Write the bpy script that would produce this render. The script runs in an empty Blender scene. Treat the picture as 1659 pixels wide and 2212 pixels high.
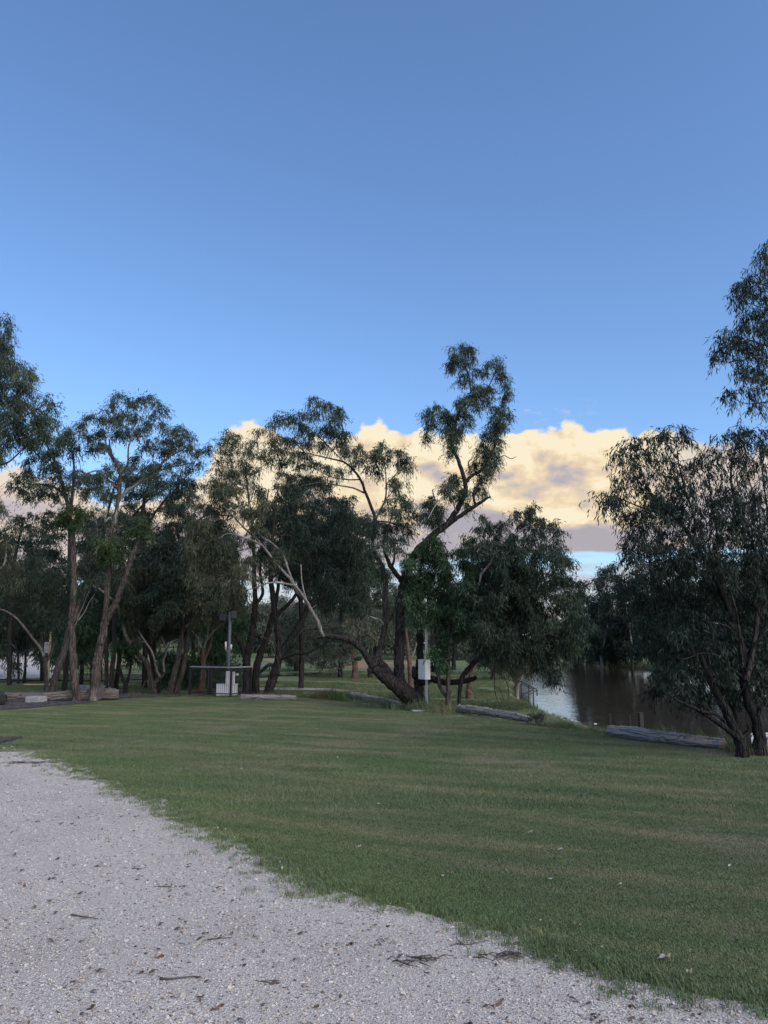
import bpy, math, random
import numpy as np
R = math.radians
sc = bpy.context.scene
col = sc.collection
rng = np.random.default_rng(7)
random.seed(7)

# ------------------------------------------------------------------ camera
EYE = 1.6
W0, H0, F0, HOR = 1659.0, 2212.0, 1661.0, 1380.0        # photograph measured at 1659 px wide
PITCH = math.atan((HOR - H0 / 2) / F0)
cam = bpy.data.objects.new('camera', bpy.data.cameras.new('camera'))
col.objects.link(cam)
cam.location = (0, 0, EYE)
cam.rotation_euler = (math.pi / 2 + PITCH, 0, 0)
cam.data.sensor_fit = 'HORIZONTAL'
cam.data.sensor_width = 36.0
cam.data.lens = 36.0 * F0 / W0
cam.data.clip_end = 6000
sc.camera = cam

# ------------------------------------------------------------------ sky, sun, exposure
SUN_EL, SUN_ROT = 36.0, 134.0
SKY_STRENGTH = 0.15
SUN_STRENGTH, SUN_ANGLE = 2.0, 80.0
EXPOSURE = 0.50
sc.view_settings.view_transform = 'Standard'
sc.view_settings.look = 'None'
sc.view_settings.gamma = 1
sc.view_settings.use_curve_mapping = False
sc.view_settings.exposure = EXPOSURE
sc.render.engine = 'CYCLES'
sc.cycles.max_bounces = 5
sc.cycles.diffuse_bounces = 3
sc.cycles.glossy_bounces = 3
sc.cycles.transmission_bounces = 2

sun = bpy.data.objects.new('sun', bpy.data.lights.new('sun', 'SUN'))
col.objects.link(sun)
sun.data.energy = SUN_STRENGTH
sun.data.angle = R(SUN_ANGLE)
sun.data.color = (1.0, 0.86, 0.70)
# light travels from the sun (behind and to the right of the camera) to the scene
sun.rotation_euler = (R(90 - SUN_EL), 0, math.pi - R(SUN_ROT))


class NT:
    """tiny helper for building node trees"""
    def __init__(s, tree):
        s.t = tree
    def n(s, typ, **kw):
        nd = s.t.nodes.new(typ)
        for k, v in kw.items():
            setattr(nd, k, v)
        return nd
    def put(s, sock, v):
        if v is None:
            return
        if hasattr(v, 'is_output'):
            s.t.links.new(v, sock)
        else:
            try:
                sock.default_value = v
            except Exception:
                sock.default_value = tuple(v) + (1.0,)
    def m(s, op, a, b=None, c=None, clamp=False):
        nd = s.n('ShaderNodeMath', operation=op, use_clamp=clamp)
        for i, v in enumerate((a, b, c)):
            s.put(nd.inputs[i], v)
        return nd.outputs[0]
    def vm(s, op, a, b=None):
        nd = s.n('ShaderNodeVectorMath', operation=op)
        s.put(nd.inputs[0], a)
        s.put(nd.inputs[1], b)
        return nd.outputs[0]
    def mix(s, f, a, b, blend='MIX'):
        nd = s.n('ShaderNodeMix', data_type='RGBA', blend_type=blend)
        s.put(nd.inputs[0], f)
        s.put(nd.inputs[6], a if hasattr(a, 'is_output') else tuple(a) + (1.0,))
        s.put(nd.inputs[7], b if hasattr(b, 'is_output') else tuple(b) + (1.0,))
        return nd.outputs[2]
    def noise(s, vec, scale, detail=4, rough=0.5, dist=0.0, out=0, dim='3D'):
        nd = s.n('ShaderNodeTexNoise', noise_dimensions=dim)
        s.put(nd.inputs['Vector'], vec)
        nd.inputs['Scale'].default_value = scale
        nd.inputs['Detail'].default_value = detail
        nd.inputs['Roughness'].default_value = rough
        nd.inputs['Distortion'].default_value = dist
        return nd.outputs[out]
    def voro(s, vec, scale, feature='F1', out='Distance', smooth=None):
        nd = s.n('ShaderNodeTexVoronoi', feature=feature)
        s.put(nd.inputs['Vector'], vec)
        nd.inputs['Scale'].default_value = scale
        return nd.outputs[out]
    def ramp(s, f, stops, interp='LINEAR'):
        nd = s.n('ShaderNodeValToRGB')
        cr = nd.color_ramp
        cr.interpolation = interp
        while len(cr.elements) < len(stops):
            cr.elements.new(0.5)
        for e, (p, c) in zip(cr.elements, stops):
            e.position = p
            e.color = tuple(c) + (1.0,) if len(c) == 3 else c
        s.put(nd.inputs[0], f)
        return nd.outputs[0]
    def sm(s, v, lo, hi):
        nd = s.n('ShaderNodeMapRange', interpolation_type='SMOOTHSTEP')
        s.put(nd.inputs[0], v)
        s.put(nd.inputs[1], lo)
        s.put(nd.inputs[2], hi)
        return nd.outputs[0]
    def scale(s, vec, sx, sy, sz):
        return s.vm('MULTIPLY', vec, (sx, sy, sz))


def build_world():
    w = bpy.data.worlds.new('World')
    sc.world = w
    w.use_nodes = True
    w.cycles.sampling_method = 'MANUAL'
    w.cycles.sample_map_resolution = 512
    g = NT(w.node_tree)
    bg = w.node_tree.nodes['Background']
    bg.inputs[1].default_value = SKY_STRENGTH
    sky = g.n('ShaderNodeTexSky', sky_type='NISHITA')
    sky.sun_disc = False
    sky.sun_elevation = R(SUN_EL)
    sky.sun_rotation = R(SUN_ROT)
    sky.ozone_density = 4.0
    sky.dust_density = 1.2
    clear = g.mix(1.0, sky.outputs[0], (0.85, 0.955, 1.05), 'MULTIPLY')
    tc = g.n('ShaderNodeTexCoord')
    d = tc.outputs['Generated']
    sp = g.n('ShaderNodeSeparateXYZ')
    g.put(sp.inputs[0], d)
    az = g.m('ARCTAN2', sp.outputs[0], sp.outputs[1])
    el = g.m('ARCSINE', sp.outputs[2])
    cb = g.n('ShaderNodeCombineXYZ')
    g.put(cb.inputs[0], az)
    g.put(cb.inputs[1], g.m('MULTIPLY', el, 1.25))
    P = cb.outputs[0]
    # top edge of the cumulus bank by azimuth
    prof = [(-900, 1060), (-200, 1030), (0, 1012), (50, 1000), (120, 1030), (250, 1075), (400, 1050), (470, 960),
            (500, 915), (512, 905), (545, 902), (575, 910), (600, 930), (640, 950), (720, 945), (765, 926), (800, 918), (850, 924), (905, 942),
            (960, 940), (1010, 936), (1060, 942), (1105, 938), (1140, 930), (1180, 922), (1215, 914), (1245, 908),
            (1290, 910), (1330, 914), (1360, 920), (1374, 938), (1400, 928), (1450, 932), (1490, 942), (1530, 962),
            (1600, 960), (1659, 972), (1900, 1010), (2500, 1060)]
    def ae(px, py):
        yu = -(py - H0 / 2) / F0
        X, Y, Z = (px - W0 / 2) / F0, math.cos(PITCH) - math.sin(PITCH) * yu, math.sin(PITCH) + math.cos(PITCH) * yu
        return math.atan2(X, Y), math.atan2(Z, math.hypot(X, Y))
    def curve(points, v0, v1):
        nd = g.n('ShaderNodeFloatCurve')
        cv = nd.mapping.curves[0]
        pts = sorted(((a + 1.0) / 2.0, (e - v0) / (v1 - v0)) for a, e in points)
        cv.points[0].location = (0.0, pts[0][1])
        cv.points[1].location = (1.0, pts[-1][1])
        for p in pts:
            cv.points.new(*p)
        nd.mapping.update()
        g.put(nd.inputs['Value'], g.m('MULTIPLY_ADD', az, 0.5, 0.5))
        return g.m('MULTIPLY_ADD', nd.outputs[0], v1 - v0, v0)
    top = curve([ae(*p) for p in prof], 0.0, 0.5)
    bot = curve([ae(*p) for p in [(-900, 1230), (0, 1250), (500, 1255), (700, 1235), (1000, 1212), (1150, 1202), (1300, 1196),
                                  (1450, 1190), (1659, 1185), (2500, 1190)]], 0.0, 0.5)
    # billows: two octaves of cellular lumps with fine fractal break-up
    Pw = g.vm('ADD', P, g.scale(g.noise(P, 22, 4, 0.55, out=1), 0.030, 0.030, 0))
    v1 = g.voro(Pw, 24, 'SMOOTH_F1')
    v2 = g.voro(Pw, 66, 'SMOOTH_F1')
    f1 = g.noise(P, 60, 7, 0.62)
    billow = g.m('ADD', g.m('MULTIPLY', g.m('SUBTRACT', 0.42, v1), 0.024),
                 g.m('ADD', g.m('MULTIPLY', g.m('SUBTRACT', 0.42, v2), 0.019), g.m('MULTIPLY', g.m('SUBTRACT', f1, 0.5), 0.022)))
    edge = g.m('ADD', g.m('SUBTRACT', top, el), billow)
    m_top = g.sm(edge, -0.0020, 0.0065)
    lowedge = g.m('ADD', g.m('SUBTRACT', el, bot), g.m('MULTIPLY', g.m('SUBTRACT', g.noise(g.scale(P, 1, 5, 1), 20, 5), 0.5), 0.018))
    m_low = g.sm(lowedge, -0.003, 0.006)
    mask = g.m('MULTIPLY', m_top, m_low)
    # the light that catches the lumps from above and from the right
    def dens(off):
        q = g.vm('ADD', P, off)
        q = g.vm('ADD', g.scale(q, 1, 1.5, 1), g.scale(g.noise(q, 14, 3, 0.5, out=1), 0.05, 0.05, 0))
        a = g.noise(q, 9, 6, 0.52)
        b = g.voro(q, 17, 'SMOOTH_F1')
        return g.m('SUBTRACT', a, g.m('MULTIPLY', b, 0.22))
    d0 = dens((0, 0, 0))
    d1 = dens((0.014, 0.026, 0))
    relief = g.m('MULTIPLY', g.m('SUBTRACT', d0, d1), 3.1)
    def dens2(off):
        q = g.vm('ADD', Pw, off)
        return g.m('SUBTRACT', g.noise(q, 26, 5, 0.55), g.m('MULTIPLY', g.voro(q, 44, 'SMOOTH_F1'), 0.30))
    fine = g.m('MULTIPLY', g.m('SUBTRACT', dens2((0, 0, 0)), dens2((0.005, 0.010, 0))), 1.7)
    relief = g.m('ADD', relief, g.m('MULTIPLY', fine, g.m('ADD', 0.35, g.m('MULTIPLY', g.sm(edge, 0.09, 0.0), 0.65))))
    broad = g.noise(g.scale(P, 0.8, 2.0, 1), 5.5, 5, 0.52, 0.4)
    height = g.sm(g.m('SUBTRACT', el, bot), 0.0, 0.13)
    rim = g.sm(edge, 0.055, 0.0)
    shelf = g.m('MULTIPLY', g.m('MULTIPLY', g.sm(el, 0.132, 0.146), g.sm(el, 0.168, 0.152)), g.m('MULTIPLY', g.sm(az, 0.12, 0.19), g.sm(az, 0.36, 0.28)))
    lit = g.m('ADD', relief, g.m('MULTIPLY', g.m('SUBTRACT', broad, 0.50), 2.1))
    lit = g.m('ADD', lit, g.m('MULTIPLY', height, 0.95))
    lit = g.m('ADD', lit, g.m('MULTIPLY', rim, 0.32))
    lit = g.m('ADD', lit, g.m('MULTIPLY', shelf, g.m('MULTIPLY_ADD', f1, 1.8, -0.45)))
    lit = g.m('ADD', lit, 0.0, clamp=True)
    k = 1.0 / (SKY_STRENGTH * 2 ** EXPOSURE)
    def c(r_, g_, b_):
        return (r_ * k, g_ * k, b_ * k)
    ccol = g.ramp(lit, [(0.0, c(.44, .40, .43)), (0.30, c(.56, .49, .475)), (0.62, c(.82, .655, .45)), (0.85, c(.97, .80, .51)), (1.0, c(1.0, .87, .62))])
    pinkish = g.mix(g.sm(az, -0.12, -0.34), ccol, c(.66, .56, .56))
    ccol = g.mix(0.45, ccol, pinkish)
    greyr = g.sm(az, 0.30, 0.42)
    ccol = g.mix(g.m('MULTIPLY', greyr, 0.55), ccol, c(.50, .46, .53))
    out = g.mix(g.m('MULTIPLY', mask, 0.97), clear, ccol)
    # low pink strip close to the horizon
    s_n = g.noise(g.scale(P, 1, 4, 1), 16, 5)
    strip = g.m('MULTIPLY', g.sm(el, 0.098, 0.086), g.sm(s_n, 0.25, 0.55))
    out = g.mix(g.m('MULTIPLY', strip, 0.7), out, c(.56, .48, .48))
    # a few thin wisps above the bank
    wn = g.noise(g.scale(P, 1, 2.2, 1), 30, 6, 0.6)
    wband = g.m('MULTIPLY', g.m('MULTIPLY', g.sm(el, 0.262, 0.278), g.sm(el, 0.305, 0.287)), g.m('MULTIPLY', g.sm(az, 0.14, 0.18), g.sm(az, 0.30, 0.24)))
    out = g.mix(g.m('MULTIPLY', g.m('MULTIPLY', wband, g.sm(wn, 0.5, 0.75)), 0.55), out, c(.75, .72, .78))
    g.put(bg.inputs[0], out)


build_world()

# ------------------------------------------------------------------ measuring helpers
def ray(px, py):
    yu = -(py - H0 / 2) / F0
    return np.array([(px - W0 / 2) / F0, math.cos(PITCH) - math.sin(PITCH) * yu, math.sin(PITCH) + math.cos(PITCH) * yu])


def at(px, py, Y):
    d = ray(px, py)
    return d * (Y / d[1]) + np.array([0, 0, EYE])


def mpp(Y):
    """metres per pixel at distance Y"""
    return Y / F0


def sstep(x, a, b):
    t = np.clip((np.asarray(x, float) - a) / (b - a), 0, 1)
    return t * t * (3 - 2 * t)


class VNoise:
    """smooth 2-D value noise, used for uneven ground"""
    def __init__(s, seed):
        s.g = np.random.default_rng(seed).random((64, 64))
    def __call__(s, x, y):
        x = np.asarray(x, float); y = np.asarray(y, float)
        xi = np.floor(x).astype(int); yi = np.floor(y).astype(int)
        fx = x - xi; fy = y - yi
        fx = fx * fx * (3 - 2 * fx); fy = fy * fy * (3 - 2 * fy)
        G = s.g
        a = G[xi % 64, yi % 64]; b = G[(xi + 1) % 64, yi % 64]
        c_ = G[xi % 64, (yi + 1) % 64]; d = G[(xi + 1) % 64, (yi + 1) % 64]
        return (a * (1 - fx) + b * fx) * (1 - fy) + (c_ * (1 - fx) + d * fx) * fy - 0.5


vn1, vn2, vn3 = VNoise(1), VNoise(2), VNoise(3)
WATER_Z = -2.0
# banks of the river: x of the left and right bank top as functions of distance
LB = np.array([(-60, 16), (-20, 13), (0, 9.5), (8, 8.6), (12.6, 7.5), (16, 5.9), (19, 5.1), (22, 5.1), (28, 5.5), (38, 6.3), (50, 7.9), (62, 9.9), (76, 11.8), (84, 11.4), (92, 10.2), (110, 11.5), (140, 18), (180, 34), (240, 60), (2000, 800)])
RB = np.array([(-60, 60), (0, 44), (30, 36), (60, 33.5), (90, 31.5), (115, 31), (140, 36), (180, 52), (240, 80), (2000, 840)])
YL = [-200, 0, 20, 32, 42, 55, 80, 120, 200, 320, 600, 2500]
ZL = [0.3, 0, -.48, -.77, -1.05, -1.3, -1.3, -1.0, .4, 2.0, 4, 8]
YR = [-200, 0, 20, 24, 30, 40, 60, 80, 120, 200, 320, 600, 2500]
ZR = [0.3, 0, -.48, -.62, -.90, -1.35, -1.6, -1.5, -1.2, .3, 2.0, 4, 8]


def lbank(y):
    return np.interp(y, LB[:, 0], LB[:, 1]) + 0.5 * vn1(np.asarray(y) * 0.35, 3.3)


def rbank(y):
    return np.interp(y, RB[:, 0], RB[:, 1]) + 1.2 * vn1(np.asarray(y) * 0.2, 9.1)


def height(x, y):
    x = np.asarray(x, float); y = np.asarray(y, float)
    w = sstep(x, -4.0, 1.0)
    z = np.interp(y, YL, ZL) * (1 - w) + np.interp(y, YR, ZR) * w
    far = sstep(y, 30, 70)
    z = z + 0.06 * vn2(x * 0.25, y * 0.25) + far * 0.5 * vn3(x * 0.06, y * 0.06) + 0.02 * vn1(x * 1.1, y * 1.1)
    rb = rbank(y)
    z = np.where(x > rb, np.maximum(z, -1.3) + sstep(x, rb, rb + 25) * 1.5, z)
    river = sstep(x, lbank(y) - 0.35, lbank(y) + 2.1) * (1 - sstep(x, rb - 2.5, rb + 0.5))
    return z * (1 - river) + (-4.0) * river


def ground(px, py, zoff=0.0):
    """where the line of sight through a pixel meets the ground"""
    d = ray(px, py)
    t = 2.0
    for _ in range(4000):
        p = d * t
        if p[2] + EYE <= height(p[0], p[1]) + zoff:
            break
        t *= 1.003
    return np.array([p[0], p[1], float(height(p[0], p[1]))])


# ------------------------------------------------------------------ object helpers
def tag(o, label=None, cat=None, group=None, kind=None):
    if label: o['label'] = label
    if cat: o['category'] = cat
    if group: o['group'] = group
    if kind: o['kind'] = kind
    return o


def thing(name, loc, label, cat, group=None, rz=0.0):
    o = bpy.data.objects.new(name, None)
    o.empty_display_size = 0.2
    col.objects.link(o)
    o.location = tuple(float(v) for v in loc)
    o.rotation_euler = (0, 0, rz)
    return tag(o, label, cat, group)


def mesh_obj(name, V, Fc, mat, parent=None, smooth=False, attrs=None, world=True):
    """V: (n,3) world (or local) coordinates, Fc: list of faces or (m,k) array"""
    V = np.asarray(V, dtype=np.float32)
    if parent is not None and world:
        V = V - np.array(parent.location, dtype=np.float32)
    me = bpy.data.meshes.new(name)
    if isinstance(Fc, np.ndarray):
        m, k = Fc.shape
        me.vertices.add(len(V))
        me.vertices.foreach_set('co', V.ravel())
        me.loops.add(m * k)
        me.loops.foreach_set('vertex_index', Fc.astype(np.int32).ravel())
        me.polygons.add(m)
        me.polygons.foreach_set('loop_start', np.arange(0, m * k, k, dtype=np.int32))
        if smooth:
            me.polygons.foreach_set('use_smooth', np.ones(m, dtype=bool))
        me.update(calc_edges=True)
    else:
        me.from_pydata([tuple(map(float, v)) for v in V], [], Fc)
        if smooth:
            for p in me.polygons: p.use_smooth = True
    for k_, a in (attrs or {}).items():
        at_ = me.attributes.new(k_, 'FLOAT', 'POINT')
        at_.data.foreach_set('value', np.asarray(a, dtype=np.float32))
    if mat is not None:
        me.materials.append(mat)
    o = bpy.data.objects.new(name, me)
    col.objects.link(o)
    if parent is not None:
        o.parent = parent
    return o


class MB:
    """collects shapes for one mesh"""
    def __init__(s):
        s.v = []; s.f = []; s.n = 0
    def add(s, V, Fc):
        s.v.append(np.asarray(V, float))
        s.f += [tuple(i + s.n for i in f) for f in Fc]
        s.n += len(V)
    def box(s, c, size, rz=0.0, bev=0.0):
        hx, hy, hz = (v / 2 for v in size)
        if bev:
            b = min(bev, hx * .9, hy * .9, hz * .9)
            V = []
            for sx in (-1, 1):
                for sy in (-1, 1):
                    for sz in (-1, 1):
                        V += [(sx * hx, sy * (hy - b), sz * (hz - b)), (sx * (hx - b), sy * hy, sz * (hz - b)), (sx * (hx - b), sy * (hy - b), sz * hz)]
            import bmesh
            bm = bmesh.new()
            for v in V: bm.verts.new(v)
            bmesh.ops.convex_hull(bm, input=bm.verts[:])
            bm.verts.index_update()
            V = [tuple(v.co) for v in bm.verts]
            Fc = [tuple(v.index for v in f.verts) for f in bm.faces]
            bm.free()
        else:
            V = [(x, y, z) for x in (-hx, hx) for y in (-hy, hy) for z in (-hz, hz)]
            Fc = [(0, 1, 3, 2), (4, 6, 7, 5), (0, 4, 5, 1), (2, 3, 7, 6), (0, 2, 6, 4), (1, 5, 7, 3)]
        V = np.array(V)
        cs, sn = math.cos(rz), math.sin(rz)
        V = np.stack([V[:, 0] * cs - V[:, 1] * sn, V[:, 0] * sn + V[:, 1] * cs, V[:, 2]], 1) + np.array(c)
        s.add(V, Fc)
        return s
    def tube(s, pts, rad, sides=8, cap=True, rough=0.0, rg=None):
        V, Fc = tube_arrays(np.asarray(pts, float), np.broadcast_to(np.asarray(rad, float), (len(pts),)), sides, rough, rg)
        V = V.copy()
        Fc = [tuple(f) for f in Fc]
        if cap:
            Fc.append(tuple(range(sides))[::-1])
            Fc.append(tuple(range(len(V) - sides, len(V))))
        s.add(V, Fc)
        return s
    def build(s, name, mat, parent=None, smooth=False, world=True):
        return mesh_obj(name, np.concatenate(s.v), s.f, mat, parent, smooth, None, world)


def tube_arrays(P, rad, sides, rough=0.0, rg=None):
    n = len(P)
    T = np.gradient(P, axis=0)
    T /= np.linalg.norm(T, axis=1)[:, None] + 1e-9
    ref = np.array([0.0, 1.0, 0.0]) if abs(T[:, 1]).mean() < 0.8 else np.array([1.0, 0, 0])
    A = np.cross(T, ref); A /= np.linalg.norm(A, axis=1)[:, None] + 1e-9
    B = np.cross(T, A)
    th = np.linspace(0, 2 * math.pi, sides, endpoint=False)
    rr = np.repeat(rad[:, None], sides, 1)
    if rough:
        rr = rr * (1 + rough * rg.normal(0, 1, (n, sides)) + rough * 1.2 * rg.normal(0, 1, (1, sides)))
    V = P[:, None, :] + rr[:, :, None] * (np.cos(th)[None, :, None] * A[:, None, :] + np.sin(th)[None, :, None] * B[:, None, :])
    i = np.arange(n - 1)[:, None] * sides
    j = np.arange(sides)[None, :]
    j2 = (j + 1) % sides
    Fc = np.stack([i + j, i + j2, i + sides + j2, i + sides + j], -1).reshape(-1, 4)
    return V.reshape(-1, 3), Fc


def catmull(P, m):
    """resample control rows (any width) smoothly, m steps per span"""
    P = np.asarray(P, float)
    if len(P) < 3:
        t = np.linspace(0, 1, m + 1)[:, None]
        return P[0] * (1 - t) + P[-1] * t
    Q = np.vstack([2 * P[0] - P[1], P, 2 * P[-1] - P[-2]])
    out = []
    for i in range(1, len(Q) - 2):
        for t in np.arange(m) / m:
            a, b, c_, d = Q[i - 1], Q[i], Q[i + 1], Q[i + 2]
            out.append(0.5 * (2 * b + (c_ - a) * t + (2 * a - 5 * b + 4 * c_ - d) * t * t + (3 * b - a - 3 * c_ + d) * t ** 3))
    out.append(P[-1])
    return np.array(out)


def inpoly(x, y, poly):
    poly = np.asarray(poly, float)
    ins = np.zeros(np.shape(x), bool)
    j = len(poly) - 1
    for i in range(len(poly)):
        xi, yi = poly[i]; xj, yj = poly[j]
        c_ = ((yi > y) != (yj > y)) & (x < (xj - xi) * (y - yi) / (yj - yi + 1e-12) + xi)
        ins ^= c_
        j = i
    return ins

# ------------------------------------------------------------------ materials
def new_mat(name):
    m = bpy.data.materials.new(name)
    m.use_nodes = True
    nt = m.node_tree
    return m, NT(nt), nt.nodes['Principled BSDF'], nt.nodes['Material Output']


def plain(name, c, rough=0.5, metal=0.0, var=0.12, nscale=12.0, bump=0.0):
    m, g, b, o = new_mat(name)
    tc = g.n('ShaderNodeTexCoord').outputs['Object']
    nz = g.noise(tc, nscale, 5, 0.6)
    lo = tuple(v * (1 - var) for v in c); hi = tuple(min(1, v * (1 + var)) for v in c)
    g.put(b.inputs['Base Color'], g.ramp(nz, [(0.3, lo), (0.7, hi)]))
    b.inputs['Roughness'].default_value = rough
    b.inputs['Metallic'].default_value = metal
    if bump:
        bp = g.n('ShaderNodeBump'); bp.inputs['Strength'].default_value = bump
        g.put(bp.inputs['Height'], nz); g.put(b.inputs['Normal'], bp.outputs[0])
    return m


def bark(name, dark, mid, pale, palef=0.0, fiss=1.0, vscale=0.12, scale=14.0):
    m, g, b, o = new_mat(name)
    gp = g.n('ShaderNodeNewGeometry').outputs['Position']
    q = g.scale(gp, 1, 1, vscale)
    q = g.vm('ADD', q, g.scale(g.noise(gp, 3.0, 3, out=1), 0.09, 0.09, 0.02))
    f = g.noise(q, scale, 6, 0.62)
    cr = g.voro(q, scale * 0.8, 'DISTANCE_TO_EDGE')
    big = g.noise(g.scale(gp, 1, 1, 0.45), 1.7, 4, 0.6)
    base = g.ramp(f, [(0.28, dark), (0.62, mid)])
    base = g.mix(g.sm(big, 0.66 - palef * 0.5, 0.80 - palef * 0.5), base, pale)
    base = g.mix(g.m('MULTIPLY', g.sm(cr, 0.10, 0.0), 0.65 * fiss), base, tuple(v * 0.35 for v in dark))
    g.put(b.inputs['Base Color'], base)
    b.inputs['Roughness'].default_value = 0.85
    b.inputs['Specular IOR Level'].default_value = 0.2
    bp = g.n('ShaderNodeBump')
    bp.inputs['Strength'].default_value = 0.9
    bp.inputs['Distance'].default_value = 0.03 * fiss + 0.004
    g.put(bp.inputs['Height'], g.m('ADD', g.m('MULTIPLY', f, 0.6), g.sm(cr, 0.0, 0.14)))
    g.put(b.inputs['Normal'], bp.outputs[0])
    return m


def leafmat(name, a, b_, tip, trans=0.22):
    m, g, b, o = new_mat(name)
    t = g.n('ShaderNodeAttribute', attribute_name='tint').outputs['Fac']
    c_ = g.ramp(t, [(0.0, a), (0.6, b_), (1.0, tip)])
    g.put(b.inputs['Base Color'], c_)
    b.inputs['Roughness'].default_value = 0.55
    b.inputs['Specular IOR Level'].default_value = 0.25
    tr = g.n('ShaderNodeBsdfTranslucent')
    g.put(tr.inputs[0], g.mix(1.0, c_, (1.1, 1.15, 0.6), 'MULTIPLY'))
    mx = g.n('ShaderNodeMixShader')
    mx.inputs[0].default_value = trans
    g.put(mx.inputs[1], b.outputs[0]); g.put(mx.inputs[2], tr.outputs[0]); g.put(o.inputs['Surface'], mx.outputs[0])
    return m


M = {}
M['bark_brown'] = bark('bark_brown', (.045, .036, .032), (.130, .106, .092), (.25, .225, .205), 0.16, 0.9)
M['bark_dark'] = bark('bark_dark', (.017, .0155, .015), (.050, .044, .041), (.078, .070, .066), 0.0, 1.0)
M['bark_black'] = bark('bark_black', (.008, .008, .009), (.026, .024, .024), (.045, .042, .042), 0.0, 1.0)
M['bark_mid'] = bark('bark_mid', (.042, .035, .032), (.105, .088, .080), (.19, .172, .16), 0.10, 0.8)
M['bark_pale'] = bark('bark_pale', (.095, .082, .075), (.205, .188, .172), (.34, .325, .30), 0.36, 0.25, 0.25, 9.0)
M['bark_red'] = bark('bark_red', (.075, .046, .036), (.17, .112, .088), (.24, .195, .165), 0.05, 0.8)
M['leaf_grey'] = leafmat('leaf_grey', (.030, .048, .036), (.060, .084, .058), (.115, .138, .092))
M['leaf_olive'] = leafmat('leaf_olive', (.034, .045, .028), (.066, .076, .046), (.125, .128, .078))
M['leaf_green'] = leafmat('leaf_green', (.020, .046, .026), (.042, .082, .040), (.078, .130, .060))
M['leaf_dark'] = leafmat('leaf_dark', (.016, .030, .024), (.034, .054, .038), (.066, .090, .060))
M['leaf_shaded'] = leafmat('leaf_shaded', (.010, .020, .016), (.022, .036, .026), (.046, .064, .044), 0.15)  # darker copy of leaf_dark: shade of the backlit trees put into the leaf colour
M['leaf_tuft'] = leafmat('leaf_tuft', (.032, .056, .024), (.056, .094, .036), (.095, .14, .055))
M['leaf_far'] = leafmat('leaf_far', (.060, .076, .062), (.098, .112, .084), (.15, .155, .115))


def lawn_colour(g, pos, edge=True):
    """colour of the mown grass by place: faint mowing streaks, dry patches, greener hollows"""
    q = g.scale(pos, 0.22, 0.75, 0)
    rot = g.n('ShaderNodeVectorRotate'); rot.rotation_type = 'Z_AXIS'
    g.put(rot.inputs['Vector'], pos); rot.inputs['Angle'].default_value = R(24)
    qs = g.scale(rot.outputs[0], 0.35, 2.2, 0)
    a = g.noise(qs, 0.9, 6, 0.62, 0.4)
    b = g.noise(pos, 0.45, 4, 0.6, 0.5)
    c_ = g.noise(pos, 6.0, 5, 0.65)
    # the grass is greener and softer in a strip beside the gravel
    sp = g.n('ShaderNodeSeparateXYZ'); g.put(sp.inputs[0], pos)
    fc = g.n('ShaderNodeFloatCurve'); cv = fc.mapping.curves[0]
    pts = [(3.5, 2.1), (4.0, 1.35), (4.5, .87), (5.0, .48), (5.5, -.2), (6.1, -.72), (6.8, -1.2), (7.4, -1.59), (8.7, -2.5), (9.7, -3.17), (10.9, -3.9), (11.7, -4.5), (13.1, -5.5), (14.2, -6.4)]
    cv.points[0].location = (0, 1.0); cv.points[1].location = (1, (-6.9 + 8) / 11)
    for yy_, xx_ in pts: cv.points.new((yy_ - 3) / 12, (xx_ + 8) / 11)
    fc.mapping.update()
    g.put(fc.inputs['Value'], g.m('MULTIPLY_ADD', sp.outputs[1], 1 / 12, -3 / 12))
    dist = g.m('SUBTRACT', sp.outputs[0], g.m('MULTIPLY_ADD', fc.outputs[0], 11, -8))
    strip = g.m('MULTIPLY', g.m('MULTIPLY', g.sm(dist, 1.9, 0.5), g.sm(sp.outputs[1], 14.5, 12.5)), g.sm(b, 0.36, 0.56))
    colr = g.ramp(a, [(0.28, (.078, .120, .056)), (0.50, (.135, .165, .082)), (0.72, (.270, .245, .145))])
    colr = g.mix(g.m('MULTIPLY', g.sm(b, 0.52, 0.68), 0.6), colr, (.25, .225, .155))
    colr = g.mix(g.m('MULTIPLY', g.sm(b, 0.46, 0.28), 0.55), colr, (.100, .175, .064))
    colr = g.mix(g.m('MULTIPLY', g.sm(c_, 0.35, 0.75), 0.35), colr, (.062, .100, .056))
    colr = g.mix(g.m('MULTIPLY', strip, 0.6), colr, (.125, .185, .070))
    return colr


def mat_lawn():
    m, g, b, o = new_mat('lawn')
    pos = g.n('ShaderNodeNewGeometry').outputs['Position']
    colr = lawn_colour(g, pos)
    f = g.noise(g.scale(pos, 1, 1, 1), 55, 4, 0.7)
    colr = g.mix(g.m('MULTIPLY', g.sm(f, 0.35, 0.7), 0.5), colr, g.mix(1.0, colr, (.5, .5, .5), 'MULTIPLY'))
    g.put(b.inputs['Base Color'], colr)
    b.inputs['Roughness'].default_value = 0.9
    b.inputs['Specular IOR Level'].default_value = 0.1
    bp = g.n('ShaderNodeBump'); bp.inputs['Strength'].default_value = 0.8; bp.inputs['Distance'].default_value = 0.03
    g.put(bp.inputs['Height'], g.noise(pos, 30, 5, 0.7)); g.put(b.inputs['Normal'], bp.outputs[0])
    return m


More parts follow.
